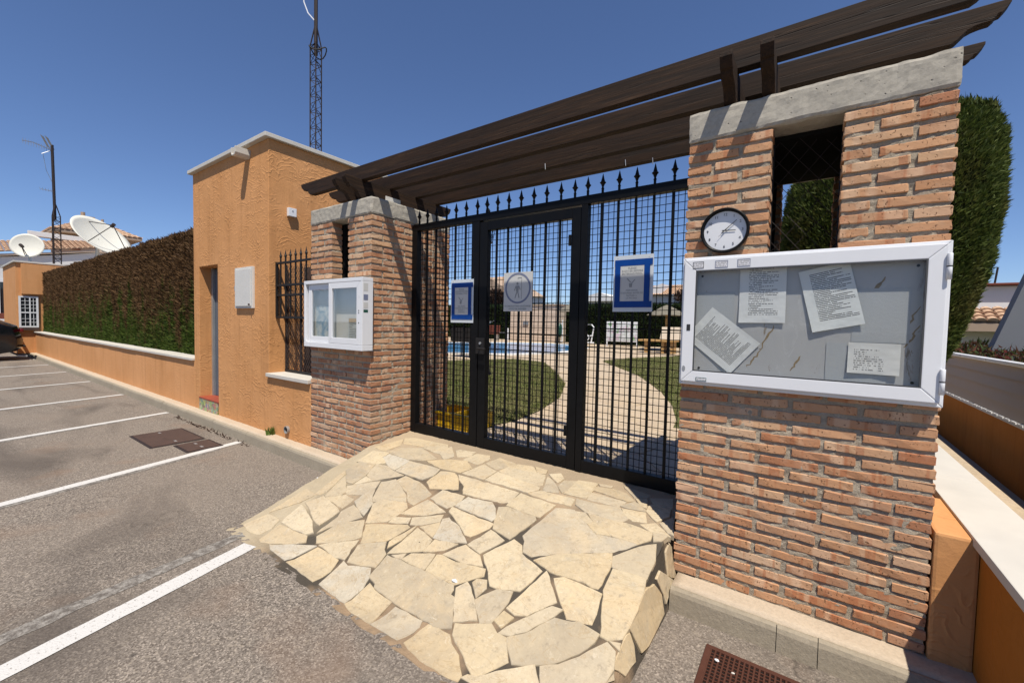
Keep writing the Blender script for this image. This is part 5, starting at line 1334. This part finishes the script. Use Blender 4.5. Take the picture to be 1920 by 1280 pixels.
for yy in (-1.05, -3.75):
    for xx in (-22.30, -23.9):
        wo = MB().rev([(.20, -.10), (.30, -.10), (.32, -.07), (.32, .07), (.30, .10), (.20, .10)], (xx, yy, ZR+.32), 24, 'x').build('wheel', 'rubber', car, smooth=False)
        MB().rev([(.05, -.108), (.19, -.108), (.21, -.101), (.21, .101), (.05, .108)], (xx, yy, ZR+.32), 20, 'x').build('rim', 'steel', wo)
MB().tube([(-22.4, -.35, .02), (-22.4, -.15, .0)], .03, 8).build('exhaust', 'steel', car)

car.location.x += 2.1; car.location.y -= .22
# ================================================================== GARDEN THINGS BEHIND THE GATE
yb = thing('crate', 'yellow plastic tray lying inside the gate beside the left pillar', 'tray', (-3.1, 1.0, ZG))
m = MB()
m.box(-3.42, -2.80, .86, 1.26, ZG, ZG+.02)
for (a, b, c, d) in ((-3.42, -2.80, .86, .88), (-3.42, -2.80, 1.24, 1.26), (-3.42, -3.40, .8805, 1.2395), (-2.82, -2.80, .8805, 1.2395)): m.box(a, b, c, d, ZG+.0205, ZG+.17)
m.build('tray', 'yellow', yb, bevel=.006); B('rim', -3.45, -2.77, .83, .858, ZG+.15, ZG+.172, 'yellow', yb, .004); B('divider', -3.12, -3.10, .881, 1.239, ZG+.021, ZG+.15, 'yellow', yb, .003)
lp = thing('lamp_post', 'black garden lamp post with a lantern, standing on the lawn behind the gate door', 'lamp post', (-5.6, 4.66, ZG))
MB().rev([(.11, ZG), (.11, ZG+.05), (.07, ZG+.10), (.055, ZG+.35), (.06, ZG+.62), (.085, ZG+.68), (.05, ZG+.74), (.034, ZG+.85), (.028, 2.9), (.05, 2.96), (.03, 3.0)], (-5.62, 4.66, 0), 14).build('post', 'black', lp, smooth=True)
hd = MB(); hd.rev([(.02, 2.98), (.10, 3.06), (.11, 3.08)], (-5.66, 4.66, 0), 8); hd.rev([(.20, 3.48), (.21, 3.50), (.12, 3.62), (.05, 3.68), (.05, 3.74), (.01, 3.80)], (-5.66, 4.66, 0), 8)
for j in range(8): a = 2*PI*j/8; hd.tube([(-5.66+.10*math.cos(a), 4.66+.10*math.sin(a), 3.07), (-5.66+.19*math.cos(a), 4.66+.19*math.sin(a), 3.49)], .008, 4)
hd.build('lantern', 'black', lp); MB().rev([(.04, 3.10), (.06, 3.2), (.05, 3.35), (.02, 3.4)], (-5.66, 4.66, 0), 10).build('globe', 'dish', lp, smooth=True)
hedge('hedge', 'dark green garden hedge closing the back of the pool area', -40, 3, 22.6, 24, ZG, lambda x: 2.62+.12*mn.noise((x*.5, 2, 2)), 'ft', 230, .20, 'leaf_dark', 'leaf_core', .08, .08)
hs = thing('shower_house', 'pale pinkish stone-faced changing hut beyond the pool', 'hut', (-15.2, 22, ZG))
m = MB()
for r_ in range(9):
    for c_ in range(7):
        o_ = .26 if r_ % 2 else 0; xa = max(-17.0, -17.0+c_*.56-o_); xb = min(-13.2, -17.0+(c_+1)*.56-o_-.015)
        if xb-xa > .08: m.box(xa, xb, 21.52+rng.uniform(-.006, .006), 21.58, ZG+r_*.26, ZG+(r_+1)*.26-.015)
stuff(m.build('stone_facing', 'pink_wall', hs)); B('wall', -17.02, -13.18, 21.56, 22.5, ZG, 2.58, 'pavers', hs, .01); B('roof_edge', -17.1, -13.1, 21.45, 22.55, 2.585, 2.68, 'tan_wall', hs, .01); B('wall_lamp', -15.9, -15.5, 21.45, 21.515, 1.3, 1.55, 'grey_wall', hs, .01)
gb_ = thing('waste_bag', 'green waste bag hung on a pale frame beside the hut', 'bag', (-12.9, 21.2, ZG))
MB().rev([(.10, .35), (.17, .5), (.18, 1.0), (.12, 1.18), (.05, 1.22)], (-12.95, 21.2, ZG), 12).build('bag', 'green_bag', gb_, smooth=True)
m = MB(); m.tube([(-12.72, 21.2, ZG), (-12.72, 21.2, ZG+1.45)], .03, 6); m.tube([(-12.72, 21.2, ZG+1.2), (-12.95, 21.2, ZG+1.22)], .02, 6); m.tube([(-12.6, 21.0, ZG+.1), (-12.9, 21.3, ZG+.1)], .03, 6); m.build('frame', 'pvc', gb_)
ib = thing('display_board', 'white display board with small pictures on two legs beyond the garden path', 'display board', (-8.4, 20, ZG))
B('panel', -9.27, -7.48, 19.98, 20.02, .50, 1.60, 'white_wall', ib, .01)
for i in range(4):
    for j in range(2): B('picture', -9.17+i*.42, -8.80+i*.42, 19.965, 19.979, .60+j*.50, 1.02+j*.50, 'picture', ib)
B('leg', -9.26, -9.20, 19.99, 20.05, ZG, .498, 'pvc', ib); B('leg', -7.55, -7.49, 19.99, 20.05, ZG, .498, 'pvc', ib)
bk = thing('exercise_bike', 'white outdoor exercise bike frame near the display board', 'exercise bike', (-11, 21, ZG))
m = MB(); m.tube([(-11.6, 20.9, .32), (-10.4, 20.9, .32)], .05, 6); m.tube([(-11.3, 20.9, .34), (-11.35, 20.9, .95), (-11.5, 20.9, 1.0)], .045, 6); m.tube([(-10.6, 20.9, .34), (-10.45, 20.9, 1.25), (-10.6, 20.9, 1.42), (-10.85, 20.9, 1.42)], .04, 6)
m.tube([(-11.3, 20.9, .62), (-10.55, 20.9, .75)], .04, 6); m.tube([(-11.05+.30*math.cos(a), 20.9, .62+.22*math.sin(a)) for a in [i*2*PI/14 for i in range(15)]], .03, 6, False); m.build('frame', 'pvc', bk); B('saddle', -11.65, -11.35, 20.8, 21.0, 1.0, 1.06, 'rubber', bk, .02)
bn = thing('picnic_bench', 'pale wooden table with a tilted seat back beside the right lawn', 'bench', (-5.1, 16.2, ZG))
B('top', -6.1, -4.55, 15.9, 16.7, .72, .80, 'bench_wood', bn, .01)
for x in (-5.85, -5.15, -4.75): B('leg', x, x+.13, 16.0, 16.5, ZG, .718, 'bench_wood', bn, .01)
m = MB(); m.prism([(16.55, .801), (16.62, .801), (16.92, 1.34), (16.85, 1.36)], -5.35, -4.45, 'yz'); m.build('backrest', 'pavers', bn)
def parasol(label, x, y, z, R, post=True, mat='thatch'):
    r = thing('thatched_parasol', label, 'parasol', (x, y, ZG), 'thatched parasols'); m = MB(); n = 28; K = 5
    for k in range(K+1):
        u = k/K
        for j in range(n): a = 2*PI*j/n; rr = R*(.04+.96*u)*(1+.05*rng.uniform(-1, 1)*u); m.v.append((x+rr*math.cos(a), y+rr*math.sin(a), z-.52*R*u**1.15-.04*rng.random()*u))
    for k in range(K):
        for j in range(n): m.f.append((k*n+j, k*n+(j+1) % n, (k+1)*n+(j+1) % n, (k+1)*n+j))
    m.f.append(tuple(range(n))); m.build('canopy', mat, r); MB().tube([(x, y, ZG), (x, y, z)], .05, 8).build('pole', 'bench_wood', r)
parasol('grey thatched parasol above the wooden table on the right', -5.75, 19.0, 2.44, .95)
parasol('grey thatched parasol beside the stone hut', -11.3, 19.6, 2.60, .85)
pbn = thing('park_bench', 'red-brown slatted bench on the far side of the pool', 'bench', (-17.6, 20, ZG))
for i in range(4): B('back_slat', -18.6, -17.0, 20.3, 20.34, ZG+.52+i*.13, ZG+.62+i*.13, 'red_wood', pbn, .005)
for i in range(3): B('seat_slat', -18.6, -17.0, 19.85+i*.14, 19.96+i*.14, ZG+.42, ZG+.46, 'red_wood', pbn, .005)
for x in (-18.5, -17.1): B('leg', x, x+.06, 19.85, 20.28, ZG, ZG+.419, 'steel', pbn, .005)
B('arm_rail', -16.9, -16.2, 20.1, 20.16, ZG+.50, ZG+.55, 'pvc', pbn, .005); B('arm_post', -16.22, -16.16, 20.1, 20.16, ZG, ZG+.85, 'pvc', pbn, .005)
bb = thing('barbecue', 'black covered box on legs by the pool, left of the gate door post', 'barbecue', (-9.35, 8.2, ZG))
MB().prism([(-9.78, .72), (-8.86, .72), (-8.80, 1.12), (-8.95, 1.22), (-9.7, 1.22), (-9.84, 1.12)], 7.95, 8.45).build('body', 'black_dull', bb, bevel=.02)
for x in (-9.7, -9.0):
    for y in (8.0, 8.4): MB().tube([(x, y, ZG), (x, y, .72)], .025, 6).build('leg', 'black_dull', bb)
hr = thing('pool_handrail', 'pale metal handrail slanting by the pool behind the left pillar', 'handrail', (-10, 9.4, ZG))
m = MB(); m.tube([(-10.4, 9.6, ZG), (-10.4, 9.6, .95), (-9.4, 9.6, 1.42), (-9.2, 9.6, 1.45)], .035, 8); m.build('rail', 'steel', hr)
# houses beyond the garden hedge
hb = thing('house', 'low white house beyond the garden hedge, seen between the gate bars', 'house', (-14.2, 31, 0))
B('wall', -16.5, -12.2, 30, 36, 0, 3.35, 'white_wall', hb, .02); m = MB(); m.prism([(-16.9, 3.35), (-11.9, 3.35), (-14.0, 4.05)], 29.6, 36.4); m.build('roof', 'white_wall', hb)
hc = thing('house', 'white house with a tiled gable roof behind the right gate panel', 'house', (-8.5, 31, 0))
B('wall', -11.6, -4, 30, 36, 0, 3.7, 'white_wall', hc, .02); tile_roof(hc, (-12, 29.6, 3.7), (-3.7, 29.6, 3.7), (-12, 33, 4.7), (-3.7, 33, 4.7), 42, 9, .11); m = MB(); m.prism([(-12.0, 3.70), (-9.1, 3.70), (-9.1, 4.62), (-10.6, 4.05)], 29.9, 33); m.build('gable', 'white_wall', hc)
hd_ = thing('house', 'white house with a steep tiled roof behind the shower sign', 'house', (-22, 28, 0))
B('wall', -25, -20, 26, 31, 0, 3.9, 'white_wall', hd_, .02); tile_roof(hd_, (-25.4, 25.6, 3.85), (-19.7, 25.6, 3.85), (-25.4, 28.3, 5.5), (-22.4, 28.3, 5.5), 30, 9, .12)
m = MB(); m.prism([(-25.4, 3.8), (-19.7, 3.8), (-22.6, 5.35)], 25.8, 31); m.build('roof', 'tan_wall', hd_)
for k, (x, y, z, r_, lab) in enumerate(((-21.3, 25.2, 3.55, 1.1, 'dark brown shrub top showing over the hedge behind the shower sign'), (-6.0, 27, 3.4, 1.2, 'dark purple-brown bush over the garden hedge on the right'))):
    rt = thing('bush', lab, 'bush', (x, y, 0)); n = 2600; d = nr.normal(0, 1, (n, 3)); d /= np.linalg.norm(d, axis=1)[:, None]; P = np.array([x, y, z])+d*(r_*nr.uniform(.45, 1, n)[:, None])*np.array([1.2, 1, .55])
    stuff(tris('foliage', tuft_cloud(P, d, .22, .8, .1), 'dark_thatch', rt)); MB().tube([(x, y, 0), (x, y, z)], .08, 8).build('trunk', 'mast', rt)
# right-hand neighbours
hn = thing('house', 'white villa with a tiled lower roof beyond the right boundary', 'house', (6, 14, 0))
B('wall', 2.4, 9, 12.5, 18, 0, 2.5, 'white_wall', hn, .02); tile_roof(hn, (2.2, 11.9, 1.62), (6.5, 11.9, 1.62), (2.2, 12.9, 2.12), (6.5, 12.9, 2.12), 22, 6, .10); B('eave_beam', 2.2, 6.5, 11.9, 12.45, 1.40, 1.60, 'tan_wall', hn, .01); B('cornice', 2.3, 9.1, 12.35, 18, 2.51, 2.56, 'red_wood', hn, .01)
MB().tube([(3.62, 12.6, 2.5), (3.66, 12.6, 2.95)], .02, 6).build('aerial', 'mast', hn)
gw = thing('sloping_wall', 'grey shaded gable wall with a steep edge at the right margin', 'wall', (2.6, 6.2, 0))
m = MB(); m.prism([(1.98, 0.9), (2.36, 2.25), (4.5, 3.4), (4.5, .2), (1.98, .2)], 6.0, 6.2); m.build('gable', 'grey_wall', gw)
fi = thing('finial', 'white turned finial on the far boundary post', 'finial', (2.72, 8.2, 1.0))
MB().rev([(.10, .9), (.10, 1.38), (.13, 1.40), (.13, 1.44), (.07, 1.47), (.06, 1.50), (.12, 1.55), (.13, 1.60), (.08, 1.66), (.02, 1.69)], (2.42, 9.6, 0), 14).build('post', 'white_wall', fi, smooth=True)

# ================================================================== SMALL THINGS ON THE ROAD
def cover(label, x0, x1, y0, y1, mat='rust'):
    r = thing('manhole_cover', label, 'manhole cover', ((x0+x1)/2, (y0+y1)/2, ZR), 'rusty rectangular manhole covers'); B('rim', x0, x1, y0, y1, ZR-.03, ZR+.006, 'mast', r, .003); lid = B('lid', x0+.025, x1-.025, y0+.025, y1-.025, ZR-.02, ZR+.011, mat, r, .003)
    m = MB()
    for xx in (x0+.12, x1-.12): m.box(xx-.03, xx+.03, (y0+y1)/2-.012, (y0+y1)/2+.012, ZR+.0108, ZR+.0122)
    m.build('lifting_slot', 'steel', lid); return r
cover('larger rusty manhole cover near the kerb by the parking line', -6.72, -5.92, -.93, -.40); cover('smaller rusty manhole cover touching the white parking line', -5.86, -5.44, -.74, -.385)
dg = thing('drain_grate', 'brown slotted drain grate in the asphalt below the clock pillar', 'grate', (-.1, -.53, ZR))
gx0, gx1, gy0, gy1 = -.325, .125, -.765, -.318
m = MB()
for (a, b, c, d) in ((gx0, gx1, gy1-.022, gy1), (gx0, gx1, gy0, gy0+.022), (gx0, gx0+.022, gy0+.0222, gy1-.0222), (gx1-.022, gx1, gy0+.0222, gy1-.0222)): m.box(a, b, c, d, ZR-.03, ZR+.012)
m.build('frame', 'grate', dg, bevel=.002); B('pit', gx0+.022, gx1-.022, gy0+.022, gy1-.022, ZR+.0005, ZR+.0025, 'hole', dg)
n = 22
for i in range(n):
    x = gx0+.024+(gx1-gx0-.048)*i/(n-1); B('rib', x-.0035, x+.0035, gy0+.0222, gy1-.0222, ZR+.003, ZR+.0105, 'grate', dg)
m = MB(); k = 20
for i in range(1, k): y = gy0+.022+(gy1-gy0-.044)*i/k; m.box(gx0+.0222, gx1-.0222, y-.0025, y+.0025, ZR+.003, ZR+.0092)
m.build('cross_ribs', 'grate', dg)
def pebble(nm, lab, x, y, z, s, mat, cat):
    m = MB(); r2 = random.Random(int(x*1000)); n = 7
    for k, (r_, h) in enumerate(((1, 0), (.9, .35), (.4, .55))):
        for j in range(n): a = 2*PI*j/n; q = r_*s*r2.uniform(.75, 1.2); m.v.append((x+q*math.cos(a), y+q*.7*math.sin(a), z+h*s))
    for k in range(2):
        for j in range(n): m.f.append((k*n+j, k*n+(j+1) % n, (k+1)*n+(j+1) % n, (k+1)*n+j))
    m.f.append(tuple(2*n+j for j in range(n))); m.f.append(tuple(range(n)))
    tag(m.build(nm, mat), lab, cat)
pebble('bird_dropping', 'white splash on the large flagstone in the middle of the ramp', -1.48, -.78, rs(-.78)+.002, .016, 'pvc', 'splash')
pebble('paint_chip', 'white flake on the corner of the brown drain grate', -.27, -.40, ZR+.011, .010, 'pvc', 'flake')
pebble('pebble', 'small white pebble near the middle of the brown drain grate', -.20, -.435, ZR+.011, .008, 'white_marble', 'pebble')
pebble('paint_blot', 'white paint blot on the road next to the ramp and kerb', -3.66, -.28, ZR, .02, 'pvc', 'blot')
def weed(lab, x, y, n, h):
    P = np.stack([nr.normal(x, .022, n), np.minimum(nr.normal(y, .018, n), -.004), np.full(n, .0)], 1); V = tuft_cloud(P, np.tile([0, -.15, 1.0], (n, 1)), h, .35, .5)
    o = tris('weed', V, 'weed'); tag(o, lab, 'weed')
weed('tuft of green grass at the foot of the orange wall near the pipe end', -5.08, -.025, 60, .075)
n = 220; t_ = nr.uniform(0, 1, n); P = np.stack([-7.6+2.4*t_, -.20-.05*nr.random(n), np.full(n, ZR)], 1); litter = tris('leaf_litter', tuft_cloud(P, np.tile([0, -.5, .4], (n, 1)), .035, .9, .0), 'dark_thatch'); stuff(litter)['label'] = 'dry leaf litter gathered along the kerb'
